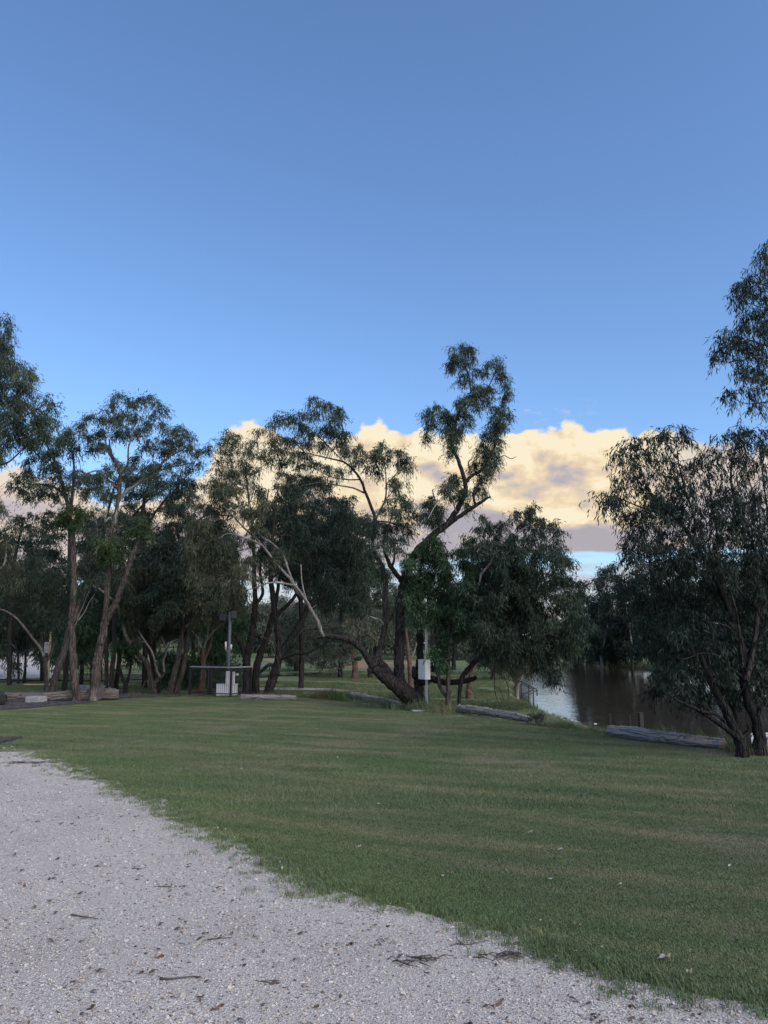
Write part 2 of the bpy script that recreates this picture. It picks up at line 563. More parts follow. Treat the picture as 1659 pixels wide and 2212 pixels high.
def mat_blade():
    m, g, b, o = new_mat('grass_blade')
    oi = g.n('ShaderNodeObjectInfo')
    colr = lawn_colour(g, oi.outputs['Location'])
    t = g.n('ShaderNodeAttribute', attribute_name='tint').outputs['Fac']
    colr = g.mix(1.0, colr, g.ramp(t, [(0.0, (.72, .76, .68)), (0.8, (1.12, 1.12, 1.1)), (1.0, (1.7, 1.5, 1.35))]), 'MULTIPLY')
    g.put(b.inputs['Base Color'], colr)
    b.inputs['Roughness'].default_value = 0.6
    b.inputs['Specular IOR Level'].default_value = 0.2
    return m


def mat_weed():
    m, g, b, o = new_mat('weed')
    oi = g.n('ShaderNodeObjectInfo')
    t = g.n('ShaderNodeAttribute', attribute_name='tint').outputs['Fac']
    n_ = g.noise(oi.outputs['Location'], 0.9, 3)
    colr = g.mix(g.sm(n_, 0.35, 0.65), (.062, .118, .036), (.135, .135, .066))
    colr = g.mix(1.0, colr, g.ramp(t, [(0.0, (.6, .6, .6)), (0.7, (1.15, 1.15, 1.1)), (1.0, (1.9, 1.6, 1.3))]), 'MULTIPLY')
    g.put(b.inputs['Base Color'], colr)
    b.inputs['Roughness'].default_value = 0.65
    return m


def mat_ground():
    m, g, b, o = new_mat('rough_grass')
    pos = g.n('ShaderNodeNewGeometry').outputs['Position']
    sp = g.n('ShaderNodeSeparateXYZ'); g.put(sp.inputs[0], pos)
    a = g.noise(pos, 0.35, 6, 0.62)
    c_ = g.noise(pos, 2.2, 6, 0.65)
    colr = g.ramp(a, [(0.32, (.100, .155, .064)), (0.55, (.165, .190, .098)), (0.75, (.27, .24, .155))])
    colr = g.mix(g.m('MULTIPLY', g.sm(c_, 0.4, 0.75), 0.45), colr, (.06, .088, .040))
    # bare red earth on the far slope
    red = g.m('MULTIPLY', g.sm(g.noise(g.scale(pos, 1, 0.6, 1), 0.13, 4, 0.6), 0.50, 0.58),
              g.m('MULTIPLY', g.sm(sp.outputs[1], 72, 80), g.sm(sp.outputs[1], 118, 100)))
    red = g.m('MULTIPLY', red, g.sm(sp.outputs[0], 18, 8))
    colr = g.mix(red, colr, (.30, .175, .12))
    # bank mud close to the water
    colr = g.mix(g.sm(sp.outputs[2], -1.75, -2.05), colr, (.085, .068, .05))
    g.put(b.inputs['Base Color'], colr)
    b.inputs['Roughness'].default_value = 0.95
    b.inputs['Specular IOR Level'].default_value = 0.1
    bp = g.n('ShaderNodeBump'); bp.inputs['Strength'].default_value = 0.8; bp.inputs['Distance'].default_value = 0.06
    g.put(bp.inputs['Height'], g.noise(pos, 9, 6, 0.7)); g.put(b.inputs['Normal'], bp.outputs[0])
    return m


def mat_gravel():
    m, g, b, o = new_mat('gravel')
    pos = g.n('ShaderNodeNewGeometry').outputs['Position']
    q = g.vm('ADD', pos, g.scale(g.noise(pos, 40, 2, out=1), 0.012, 0.012, 0))
    v = g.n('ShaderNodeTexVoronoi'); g.put(v.inputs['Vector'], q); v.inputs['Scale'].default_value = 85
    sc_ = g.n('ShaderNodeSeparateColor'); g.put(sc_.inputs[0], v.outputs['Color'])
    stone = g.ramp(sc_.outputs[0], [(0.0, (.13, .105, .095)), (0.10, (.38, .325, .28)), (0.40, (.53, .475, .42)), (0.85, (.61, .565, .515)), (1.0, (.66, .625, .58))])
    fine = g.ramp(g.noise(pos, 260, 3, 0.7), [(0.3, (.40, .35, .305)), (0.7, (.62, .57, .515))])
    colr = g.mix(g.sm(g.noise(pos, 5, 3), 0.35, 0.65), stone, fine)
    patch = g.noise(pos, 0.8, 5, 0.6)
    colr = g.mix(g.m('MULTIPLY', g.sm(patch, 0.46, 0.68), 0.5), colr, (.36, .315, .275))
    dark = g.noise(pos, 38, 4, 0.7)
    colr = g.mix(g.m('MULTIPLY', g.sm(dark, 0.60, 0.68), 0.75), colr, (.11, .09, .078))
    g.put(b.inputs['Base Color'], colr)
    b.inputs['Roughness'].default_value = 0.9
    b.inputs['Specular IOR Level'].default_value = 0.2
    bp = g.n('ShaderNodeBump'); bp.inputs['Strength'].default_value = 1.0; bp.inputs['Distance'].default_value = 0.012
    g.put(bp.inputs['Height'], g.m('ADD', g.m('MULTIPLY', v.outputs['Distance'], -0.7), g.m('MULTIPLY', g.noise(pos, 60, 4, 0.7), 1.2)))
    g.put(b.inputs['Normal'], bp.outputs[0])
    return m


def mat_stone():
    m, g, b, o = new_mat('stone')
    t = g.n('ShaderNodeObjectInfo').outputs['Random']
    colr = g.ramp(t, [(0.0, (.07, .058, .052)), (0.08, (.15, .11, .095)), (0.14, (.26, .185, .15)), (0.22, (.38, .33, .28)), (0.6, (.52, .47, .42)), (1.0, (.59, .55, .50))])
    g.put(b.inputs['Base Color'], colr)
    b.inputs['Roughness'].default_value = 0.85
    return m


def mat_mulch():
    m, g, b, o = new_mat('mulch')
    pos = g.n('ShaderNodeNewGeometry').outputs['Position']
    n_ = g.noise(pos, 26, 6, 0.75)
    colr = g.ramp(n_, [(0.3, (.035, .03, .03)), (0.55, (.085, .075, .075)), (0.75, (.22, .20, .19))])
    g.put(b.inputs['Base Color'], colr)
    b.inputs['Roughness'].default_value = 0.95
    bp = g.n('ShaderNodeBump'); bp.inputs['Strength'].default_value = 1.0; bp.inputs['Distance'].default_value = 0.04
    g.put(bp.inputs['Height'], n_); g.put(b.inputs['Normal'], bp.outputs[0])
    return m


def mat_water():
    m, g, b, o = new_mat('water')
    pos = g.n('ShaderNodeNewGeometry').outputs['Position']
    b.inputs['Base Color'].default_value = (.042, .034, .025, 1)
    b.inputs['Roughness'].default_value = 0.03
    b.inputs['IOR'].default_value = 1.33
    b.inputs['Specular IOR Level'].default_value = 0.5
    n_ = g.m('ADD', g.noise(g.scale(pos, 1.0, 0.55, 1), 2.6, 3, 0.55, 0.4), g.m('MULTIPLY', g.noise(pos, 0.35, 3), 1.2))
    bp = g.n('ShaderNodeBump'); bp.inputs['Strength'].default_value = 0.24; bp.inputs['Distance'].default_value = 0.05
    g.put(bp.inputs['Height'], n_); g.put(b.inputs['Normal'], bp.outputs[0])
    return m


def mat_log(name, grey, brown):
    m, g, b, o = new_mat(name)
    tc = g.n('ShaderNodeAttribute', attribute_name='grain').outputs['Vector']
    q = g.scale(tc, 0.10, 1, 1)
    q = g.vm('ADD', q, g.scale(g.noise(tc, 2.5, 3, out=1), 0.03, 0.10, 0.10))
    f = g.noise(q, 26, 7, 0.7)
    cr = g.voro(g.vm('ADD', g.scale(q, 0.45, 1, 1), g.scale(g.noise(tc, 6, 4, out=1), 0.02, 0.05, 0.05)), 12, 'DISTANCE_TO_EDGE')
    colr = g.ramp(f, [(0.25, tuple(v * .45 for v in grey)), (0.5, tuple(v * .85 for v in grey)), (0.72, tuple(v * 1.4 for v in grey))])
    colr = g.mix(g.m('MULTIPLY', g.sm(g.noise(tc, 2.2, 4), 0.45, 0.65), 0.6), colr, brown)
    colr = g.mix(g.m('MULTIPLY', g.m('MULTIPLY', g.sm(cr, 0.05, 0.0), g.sm(g.noise(tc, 3.5, 3), 0.42, 0.58)), 0.85), colr, (.02, .018, .017))
    g.put(b.inputs['Base Color'], colr)
    b.inputs['Roughness'].default_value = 0.9
    bp = g.n('ShaderNodeBump'); bp.inputs['Strength'].default_value = 1.0; bp.inputs['Distance'].default_value = 0.03
    g.put(bp.inputs['Height'], g.m('ADD', f, g.sm(cr, 0.0, 0.12))); g.put(b.inputs['Normal'], bp.outputs[0])
    return m


M['lawn'] = mat_lawn(); M['blade'] = mat_blade(); M['weed'] = mat_weed(); M['ground'] = mat_ground()
M['gravel'] = mat_gravel(); M['stone'] = mat_stone(); M['mulch'] = mat_mulch(); M['water'] = mat_water()
M['log_grey'] = mat_log('log_grey', (.37, .345, .32), (.27, .24, .21))
M['log_brown'] = mat_log('log_brown', (.175, .15, .135), (.11, .092, .078))
M['galv'] = plain('galvanised_steel', (.36, .38, .40), 0.45, 0.6, 0.15)
M['white_paint'] = plain('white_paint', (.72, .72, .72), 0.45, 0, 0.03, 3)
M['black_metal'] = plain('black_metal', (.018, .018, .020), 0.5, 0.2, 0.1)
M['grey_pole'] = plain('grey_pole', (.095, .11, .115), 0.5, 0.2, 0.1)
M['lens'] = plain('lamp_lens', (.70, .70, .68), 0.25, 0, 0.02)
M['dark_plastic'] = plain('dark_plastic', (.03, .03, .032), 0.6, 0, 0.1)
M['boat_paint'] = plain('boat_paint', (.40, .42, .45), 0.4, 0, 0.05, 4)
M['wood_end'] = plain('wood_end', (.17, .145, .125), 0.95, 0, 0.35, 18, 0.5)
M['concrete'] = plain('concrete', (.30, .295, .285), 0.9, 0, 0.15, 9, 0.2)
M['pale_path'] = plain('pale_path', (.40, .36, .33), 0.95, 0, 0.15, 3, 0.2)
M['timber_yellow'] = plain('timber_yellow', (.44, .36, .20), 0.7, 0, 0.2, 6)
M['timber_dark'] = plain('timber_dark', (.028, .024, .022), 0.8, 0, 0.25, 8)
M['stick'] = plain('stick', (.075, .060, .052), 0.9, 0, 0.3, 20)
M['dead_leaf'] = plain('dead_leaf', (.36, .32, .26), 0.7, 0, 0.2, 30)
M['char'] = plain('charred_wood', (.014, .013, .013), 0.95, 0, 0.4, 12, 0.5)

#@@STRUCTURE
# ------------------------------------------------------------------ ground, lawn, gravel, river
# gravel edge in photo pixels -> world
g_edge_px = [(-260, 1560), (-120, 1585), (0, 1612), (50, 1621), (100, 1636), (160, 1661), (205, 1682), (260, 1712), (330, 1742), (400, 1780),
             (455, 1802), (520, 1840), (560, 1872), (620, 1892), (700, 1924), (780, 1950), (850, 1966), (930, 1986),
             (1000, 2004), (1060, 2022), (1120, 2046), (1200, 2082), (1300, 2118), (1400, 2150), (1500, 2172), (1659, 2200)]
ge = np.array([ground(*p)[:2] for p in g_edge_px])
ge = ge[np.argsort(ge[:, 1])]
ge = np.vstack([[9.0, -4.0], [5.0, 1.0], ge])


def gravel_edge(y):
    y = np.asarray(y, float)
    return np.interp(y, ge[:, 1], ge[:, 0]) + 0.10 * vn1(y * 3.1, 1.7) + 0.05 * vn2(y * 9.0, 4.2)


m_px = [(0, 1534), (30, 1532), (80, 1529), (160, 1522), (200, 1518), (240, 1511), (300, 1507), (335, 1506)]
me_ = np.array([ground(*p)[:2] for p in m_px])
me_ = np.vstack([[-15.5, 21.0], me_[np.argsort(me_[:, 1])], [-8.6, 33.6], [-5.4, 34.2], [-4.6, 35.2], [-7, 37.0]])


def mulch_edge(y):
    return np.interp(y, me_[:, 1], me_[:, 0]) + 0.18 * vn2(np.asarray(y) * 1.7, 8.0)


def grid_mesh(name, X, Y, Z, mat, kind='structure'):
    ny, nx = X.shape
    V = np.stack([X, Y, Z], -1).reshape(-1, 3)
    i = np.arange(ny - 1)[:, None] * nx; j = np.arange(nx - 1)[None, :]
    Fc = np.stack([i + j, i + j + 1, i + nx + j + 1, i + nx + j], -1).reshape(-1, 4)
    o = mesh_obj(name, V, Fc, mat, None, True)
    return tag(o, kind=kind)


def strip_sheet(name, ys, left, right, nx, lift, mat, power=1.0):
    """a sheet between two edges given as functions of distance, following the ground"""
    t = np.linspace(0, 1, nx) ** power
    ys = np.asarray(ys, float)
    L = left(ys)[:, None]; Rr = right(ys)[:, None]
    X = Rr + (L - Rr) * t[None, :]
    X = X[:, ::-1]
    Y = np.repeat(ys[:, None], nx, 1)
    return grid_mesh(name, X, Y, height(X, Y) + lift, mat)


xs = np.unique(np.concatenate([np.linspace(-1600, -200, 18), np.linspace(-200, -40, 26), np.linspace(-40, -14, 36), np.linspace(-14, 14, 95), np.linspace(14, 60, 50), np.linspace(60, 200, 30), np.linspace(200, 1600, 18)]))
ys = np.unique(np.concatenate([np.linspace(-300, -20, 12), np.linspace(-20, 0, 12), np.linspace(0, 60, 150), np.linspace(60, 160, 70), np.linspace(160, 400, 30), np.linspace(400, 2500, 25)]))
GX, GY = np.meshgrid(xs, ys)
GZ = height(GX, GY)
cover = (GX < lbank(GY) - 0.6) & (GY > -6) & (GY < 31) & (GX > -28)
GZ = GZ - 0.07 * cover
grid_mesh('ground', GX, GY, GZ, M['ground'])

# the lawn stops at the crest where the bank falls away
lawn_far = np.array([ground(*p)[:2] for p in [(1659, 1634), (1560, 1616), (1400, 1600), (1300, 1588), (1150, 1563), (1000, 1547), (900, 1537), (760, 1518), (640, 1507)]])
lf = lawn_far[np.argsort(lawn_far[:, 1])]


def lawn_right(y):
    return np.interp(y, np.r_[-6, lf[:, 1], 33.2], np.r_[9.0, lf[:, 0], -4.6]) + 0.12 * vn1(np.asarray(y) * 2.2, 6.6)


def lawn_left(y):
    y = np.asarray(y, float)
    return np.where(y < 14.2, gravel_edge(y) - 0.25, np.where(y < 21.3, -27.0, mulch_edge(y) - 0.1))


strip_sheet('lawn', np.concatenate([np.linspace(-3, 13.9, 160), np.linspace(14.25, 21.2, 40), np.linspace(21.35, 34.0, 90)]), lawn_left,
            lambda y: np.maximum(lawn_right(y), lawn_left(y) + 0.1), 90, 0.0, M['lawn'])
strip_sheet('gravel_drive', np.linspace(-6, 14.0, 190), lambda y: np.full_like(y, -27.0), lambda y: gravel_edge(y) + 0.16 + 0.22 * vn3(y * 2.3, 7.7) + 0.12 * vn1(y * 8, 2.2), 70, 0.006, M['gravel'], 1.8)
strip_sheet('mulch_bed', np.linspace(21.3, 36.9, 110), lambda y: np.full_like(y, -26.0), mulch_edge, 60, 0.02, M['mulch'], 1.5)
pm = ground(0, 1603)
strip_sheet('mulch_patch', np.linspace(pm[1] - 0.9, pm[1] + 0.8, 14), lambda y: np.full_like(y, pm[0] - 3.0),
            lambda y: pm[0] + 0.22 - 0.45 * ((y - pm[1]) / 0.9) ** 2 + 0.2 * vn1(y * 4, 2), 20, 0.016, M['mulch'])

# river: one sheet at the water level
wy = np.linspace(-50, 1200, 160)
strip_sheet_w = np.stack([lbank(wy) - 1.5, rbank(wy) + 2.0], 1)
WX = strip_sheet_w[:, :1] + (strip_sheet_w[:, 1:] - strip_sheet_w[:, :1]) * np.linspace(0, 1, 20)[None, :]
grid_mesh('river', WX, np.repeat(wy[:, None], 20, 1), np.full(WX.shape, WATER_Z), M['water'])


# distant gravel road, paths and pale wet ground on the left, laid on the terrain
def ribbon(name, pts, width, mat, lift=0.03, n=12):
    """a path along ground points; pts rows of (x, y)"""
    P = catmull(np.asarray(pts, float), n)
    T = np.gradient(P, axis=0); T /= np.linalg.norm(T, axis=1)[:, None]
    N = np.stack([T[:, 1], -T[:, 0]], 1)
    wd = np.interp(np.linspace(0, 1, len(P)), np.linspace(0, 1, len(np.atleast_1d(width))), np.atleast_1d(width))
    t = np.linspace(-0.5, 0.5, 9)
    w_ = wd * (1 + 0.3 * vn1(np.arange(len(P)) * 0.4, 5.5))
    X = P[:, :1] + N[:, :1] * t[None, :] * w_[:, None]
    Y = P[:, 1:] + N[:, 1:] * t[None, :] * w_[:, None]
    return grid_mesh(name, X, Y, height(X, Y) + lift, mat)


gp = lambda *l: [ground(*p)[:2] for p in l]
ribbon('gravel_road', gp((-60, 1470), (-10, 1456), (30, 1440), (58, 1420), (72, 1405), (78, 1397)), [11, 8, 7, 5, 5], M['gravel'], 0.08)
ribbon('footpath', [(-6.9, 41.2), (-5.2, 40.6), (-3.4, 40.8), (-2.2, 42.0)], [2.6, 4.2, 4.0, 1.2], M['pale_path'], 0.06)
ribbon('pond', [(-26, 60), (-20, 59.5), (-13, 61), (-9, 66), (-4, 70)], [10, 10, 6, 4, 2.0], M['water'], 0.07)
#@@REST
# ------------------------------------------------------------------ trees
LEAVES = [0]
LAYK, LSK, WSK = 1.95, 1.10, 1.22


def norm(v):
    return v / (np.linalg.norm(v, axis=-1, keepdims=True) + 1e-9)


def ball(rg, n):
    v = norm(rg.normal(size=(n, 3)))
    return v * (rg.random((n, 1)) ** 0.45)


def make_leaves(rg, C, RAD, L, Wd, layers, droop=0.9, per=9, anchors=None):
    """hanging sprays of narrow leaves filling ellipsoidal clumps; returns quads and tints"""
    L *= LSK; Wd *= WSK
    quads = []; tints = []
    for (c, r) in zip(C, RAD):
        area = math.pi * r[0] * r[2]
        n = int(LAYK * layers * area / (0.55 * L * Wd) / per) + 2
        ns = max(3, int(3 + area / (0.22 * (40 * L * L))))
        ns = min(ns, 9)
        sub = c + ball(rg, ns) * r * 0.78
        k = rg.integers(0, ns, n)
        rs = 0.52 * rg.uniform(0.6, 1.15, (ns, 1))
        base = sub[k] + ball(rg, n) * r * rs[k] * np.array([1, 1, 0.8])
        out = norm((base - c) * np.array([1, 1, 0.35]) + rg.normal(0, 0.25 * r[0], (n, 3)))
        sp = norm(out * 0.75 + np.array([0, 0, -0.55 * droop]) + rg.normal(0, 0.35, (n, 3)))
        Ls = L * rg.uniform(1.2, 3.0, (n, 1, 1))
        t = (np.arange(per)[None, :, None] + rg.random((n, per, 1))) / per
        p = base[:, None, :] + sp[:, None, :] * Ls * t + np.array([0, 0, -1.0]) * (0.35 * droop * Ls * t * t) + rg.normal(0, 0.16 * L, (n, per, 3))
        p = p.reshape(-1, 3)
        d = norm(np.repeat(sp, per, 0) * 0.45 + np.array([0, 0, -droop]) + rg.normal(0, 0.48, (n * per, 3)))
        w = norm(np.cross(d, rg.normal(size=(n * per, 3))))
        ll = L * rg.uniform(0.65, 1.25, (n * per, 1)); ww = Wd * rg.uniform(0.7, 1.25, (n * per, 1))
        bend = np.cross(d, w) * ll * rg.uniform(-0.12, 0.12, (n * per, 1))
        q = np.stack([p, p + d * ll * 0.45 + w * ww * 0.5 + bend, p + d * ll, p + d * ll * 0.45 - w * ww * 0.5 + bend], 1)
        quads.append(q)
        tc_ = np.clip(rg.normal(0.44, 0.17) + rg.normal(0, 0.13, (ns,))[k], 0, 1)
        tints.append(np.clip(np.repeat(tc_, per) + rg.normal(0, 0.13, n * per), 0, 1))
    Q = np.concatenate(quads); T = np.concatenate(tints)
    LEAVES[0] += len(Q)
    return Q, T


def leaf_mesh(name, Q, T, mat, parent):
    n = len(Q)
    V = Q.reshape(-1, 3)
    Fc = np.arange(n * 4).reshape(n, 4)
    return tag(mesh_obj(name, V, Fc, mat, parent, False, {'tint': np.repeat(T, 4)}), kind='stuff')


def fill(poly, n, r0, r1, seed, flat=0.8):
    """n clumps spread through an outline given in photo pixels"""
    rg = np.random.default_rng(seed)
    poly = np.asarray(poly, float)
    lo, hi = poly.min(0), poly.max(0)
    out = []; tries = 0
    while len(out) < n and tries < n * 60:
        tries += 1
        p = lo + rg.random(2) * (hi - lo)
        if not inpoly(np.array([p[0]]), np.array([p[1]]), poly)[0]:
            continue
        r = rg.uniform(r0, r1)
        if any((p[0] - o[0]) ** 2 + (p[1] - o[1]) ** 2 < (0.50 * (r + o[2])) ** 2 for o in out) and tries < n * 40:
            continue
        out.append((p[0], p[1], r, r * flat * rg.uniform(0.8, 1.2)))
    return out


def bark_strips(root, SP, SR, n, rg):
    """loose strips of bark peeling off the lower trunk"""
    P, Rr = SP[0], SR[0]
    for i in range(n):
        j = rg.integers(3, max(5, int(len(P) * 0.75)))
        a = rg.uniform(math.pi * 1.05, math.pi * 1.95)
        L_ = rg.uniform(0.25, 0.75); w_ = rg.uniform(0.025, 0.06)
        n_ = 7
        t = np.linspace(0, 1, n_)
        k = np.clip(j - (t * L_ / max(0.02, np.linalg.norm(P[1] - P[0]) + 0.05)).astype(int), 1, len(P) - 1)
        rad = Rr[k] + 0.004 + (t ** 2.5) * rg.uniform(0.01, 0.07)
        zz = P[j, 2] - t * L_
        cx_ = np.interp(zz, P[:, 2], P[:, 0]) if P[-1, 2] > P[0, 2] else P[k, 0]
        cy_ = np.interp(zz, P[:, 2], P[:, 1]) if P[-1, 2] > P[0, 2] else P[k, 1]
        ww = w_ * np.array([.5, 1, 1, .95, .9, .7, .35])
        V = []
        for s_ in (-1, 0, 1):
            aa = a + s_ * ww * 0.5 / rad + 0.15 * t * (i % 3 - 1)
            V.append(np.column_stack([cx_ + np.cos(aa) * (rad + (0.006 if s_ == 0 else 0)), cy_ + np.sin(aa) * (rad + (0.006 if s_ == 0 else 0)), zz]))
        V = np.vstack(V)
        V2 = V.copy(); V2[:, :2] -= np.column_stack([np.cos(a) * np.ones(len(V)), np.sin(a) * np.ones(len(V))]) * 0.008
        F_ = [(q * n_ + m_, q * n_ + m_ + 1, (q + 1) * n_ + m_ + 1, (q + 1) * n_ + m_) for q in range(2) for m_ in range(n_ - 1)]
        F2 = [tuple(v + len(V) for v in f[::-1]) for f in F_]
        mesh_obj('bark_strip', np.vstack([V, V2]), F_ + F2, M['bark_red' if i % 3 == 0 else 'bark_mid'], root, True)


def tree(name, label, cat, Y, stems, clumps, leaf, L=0.15, Wd=0.022, layers=2.4, deep=1.0, seed=1, droop=0.9, group=None,
         bough='bark_mid', twigs=4, per=9, link=0.62, strips=0):
    """stems: (part, bark, [(px, py, radius px)...], depth start, depth end); the first one stands on the ground"""
    rg = np.random.default_rng(seed)
    b0 = stems[0][2][0]
    if Y is None:
        Y = ground(b0[0], b0[1])[1]
    base = at(b0[0], b0[1], Y + stems[0][3])
    base[2] = float(height(base[0], base[1]))
    root = thing(name, base, label, cat, group)
    m = mpp(Y)
    SP = []; SR = []
    for si, (part, bk, pts, d0, d1) in enumerate(stems):
        pts = [p if len(p) == 3 else (p[0], p[1], 2.0) for p in pts]
        nn = len(pts)
        rows = []
        for i, (px, py, r) in enumerate(pts):
            yy = Y + d0 + (d1 - d0) * i / max(1, nn - 1)
            q = at(px, py, yy)
            rows.append((q[0], q[1], q[2], r * m))
        if si == 0 or part in ('trunk', 'stem') and abs(rows[0][2] - float(height(rows[0][0], rows[0][1]))) < 0.9:
            x, y, z, r = rows[0]
            gz = float(height(x, y))
            if z > gz - 0.05:
                rows[0] = (x, y, z, r * 0.95)
            rows = [(x, y, min(z, gz) - 0.30, r * 1.35)] + [rw for rw in rows if rw[2] > min(z, gz) + 0.02 or rw is rows[0]]
        P = catmull(rows, 5)
        P[1:-1, :3] += rg.normal(0, 0.05, (len(P) - 2, 3)) * P[1:-1, 3:4] * 1.6
        big = P[:, 3].max() > 0.06
        sides = 26 if P[:, 3].max() > 0.10 else (10 if big else 6)
        if sides == 26:
            P = catmull(P, 3)
        V, Fc = tube_arrays(P[:, :3], np.maximum(P[:, 3], 0.006), sides, 0.042 if sides == 26 else (0.035 if big else 0.02), rg)
        V = np.vstack([V, P[-1, :3] + (P[-1, :3] - P[-2, :3]) * 0.3])
        Fl = [tuple(f) for f in Fc] + [(len(V) - 1 - sides + a, len(V) - 1 - sides + (a + 1) % sides, len(V) - 1) for a in range(sides)]
        mesh_obj(part, V, Fl, M[bk], root, True)
        SP.append(P[:, :3]); SR.append(P[:, 3])
    if strips:
        bark_strips(root, SP, SR, strips, rg)
    SP = np.concatenate(SP); SR = np.concatenate(SR)
    if clumps:
        C = []; RAD = []
        for c_ in clumps:
            px, py, rx = c_[0], c_[1], c_[2]
            ry = c_[3] if len(c_) > 3 else rx * 0.85
            yy = Y + (c_[4] if len(c_) > 4 else rg.normal(0, 1) * deep)
            C.append(at(px, py, yy)); mm = mpp(yy)
            RAD.append(np.array([rx * mm, (rx + ry) * 0.5 * mm, ry * mm]))
        Q, T = make_leaves(rg, C, RAD, L, Wd, layers, droop, per)
        leaf_mesh('crown', Q, T, M[leaf], root)
        # boughs that carry the clumps
        bv = []; bf = []; nb = 0
        order = np.argsort([np.min(np.linalg.norm(SP - c_, axis=1)) for c_ in C])
        KP = SP.copy(); KR = SR.copy()
        for ci in order:
            c_ = C[ci]; r = RAD[ci]
            dv = c_ - KP
            dist = np.linalg.norm(dv, axis=1) + np.maximum(0, -dv[:, 2]) * 1.2
            j = int(np.argmin(dist))
            if dist[j] > 9:
                continue
            p0 = KP[j]; dd = np.linalg.norm(c_ - p0)
            r0 = min(max(KR[j] * link, 0.007), 0.014 + 0.014 * dd)
            mid = p0 * 0.5 + c_ * 0.5 + rg.normal(0, 0.10, 3) * dd + np.array([0, 0, 0.08 * dd])
            mid2 = p0 * 0.25 + c_ * 0.75 + rg.normal(0, 0.07, 3) * dd + np.array([0, 0, 0.08 * dd])
            mid3 = p0 * 0.75 + c_ * 0.25 + rg.normal(0, 0.07, 3) * dd
            Pc = catmull([np.r_[p0, r0], np.r_[mid3, r0 * .85], np.r_[mid, r0 * .7], np.r_[mid2, r0 * .5], np.r_[c_, r0 * .35]], 2)
            V, Fc = tube_arrays(Pc[:, :3], np.maximum(Pc[:, 3], 0.004), 5)
            bv.append(V); bf.append(Fc + nb); nb += len(V)
            KP = np.vstack([KP, Pc[2::2, :3]]); KR = np.r_[KR, Pc[2::2, 3]]
            for _ in range(twigs):
                e = c_ + ball(rg, 1)[0] * r * 0.95
                s0 = Pc[rg.integers(4, 9), :3]
                V, Fc = tube_arrays(np.array([s0, s0 * .5 + e * .5 + rg.normal(0, .12, 3) * np.linalg.norm(e - s0) + [0, 0, 0.05], e]), np.array([r0 * .4, r0 * .28, 0.003]).clip(0.003), 3)
                bv.append(V); bf.append(Fc + nb); nb += len(V)
        if bv:
            tag(mesh_obj('bough', np.concatenate(bv), np.concatenate(bf), M[bough], root, True), kind='stuff')
    return root

#@@TREES
# A: tall tree whose trunk stands out of frame on the left
tree('gum_tree', 'tall weeping gum reaching in from the left edge above all its neighbours', 'tree', 24,
     [('trunk', 'bark_mid', [(-120, 1545, 16), (-105, 1300, 12), (-80, 1060, 10), (-45, 900, 7), (-20, 800, 4), (0, 700, 1.5)], 0, 0),
      ('limb', 'bark_mid', [(-60, 960, 5), (-10, 930, 3.5), (50, 900, 2), (95, 875, 1.2)], 0, -0.5),
      ('limb', 'bark_mid', [(-80, 1060, 4), (-30, 1010, 3), (15, 1000, 2.2), (60, 960, 1.5)], 0, 0.5)],
     [(8, 700, 22, 26), (-14, 720, 30, 35), (8, 748, 34, 26), (26, 778, 30, 24), (46, 800, 24, 18), (64, 806, 14, 12), (8, 800, 34, 26), (-20, 830, 40, 40),
      (30, 835, 34, 26), (58, 836, 16, 14), (10, 870, 36, 26), (44, 870, 26, 22), (66, 872, 16, 16), (20, 905, 36, 24), (54, 905, 26, 20), (84, 890, 20, 22), (104, 866, 15, 17), (112, 884, 10, 12),
      (96, 912, 20, 18), (76, 925, 24, 18), (108, 905, 12, 14), (30, 935, 34, 20), (60, 945, 24, 18), (8, 960, 22, 20), (-10, 985, 22, 30), (10, 985, 12, 16), (100, 935, 12, 16), (-30, 900, 40, 40), (-40, 780, 35, 40), (88, 860, 9, 10)],
     'leaf_grey', 0.155, 0.020, 2.3, 0.8, 11)

# B1: lopped trunk in front of the logs
tree('gum_tree', 'straight reddish lopped trunk standing in front of the split log, green tuft on top', 'tree', None,
     [('trunk', 'bark_brown', [(166, 1516, 9.5), (161, 1465, 7.8), (157, 1420, 8), (155, 1375, 7.2), (155, 1340, 7), (157, 1310, 7), (160, 1265, 6.6), (158, 1200, 6.2), (156, 1150, 5.6)], 0, 0.3),
      ('limb', 'bark_brown', [(159, 1345, 4.5), (166, 1320, 4.5), (172, 1297, 4), (183, 1283, 3)], 0.1, 0.5),
      ('branch', 'bark_pale', [(162, 1352, 1.6), (170, 1330, 1.3), (182, 1302, 1.0), (192, 1277, .7)], 0.2, 0.3),
      ('branch', 'bark_pale', [(168, 1341, 1.4), (184, 1320, 1.2), (192, 1302, 1.0), (204, 1284, .7)], 0.2, 0.3)],
     [(152, 1122, 20, 16), (166, 1112, 16, 14), (143, 1108, 13, 13), (158, 1098, 16, 12), (172, 1126, 14, 11), (140, 1128, 12, 12), (155, 1138, 15, 9)],
     'leaf_tuft', 0.13, 0.022, 3.2, 0.25, 12, 0.5, strips=12)

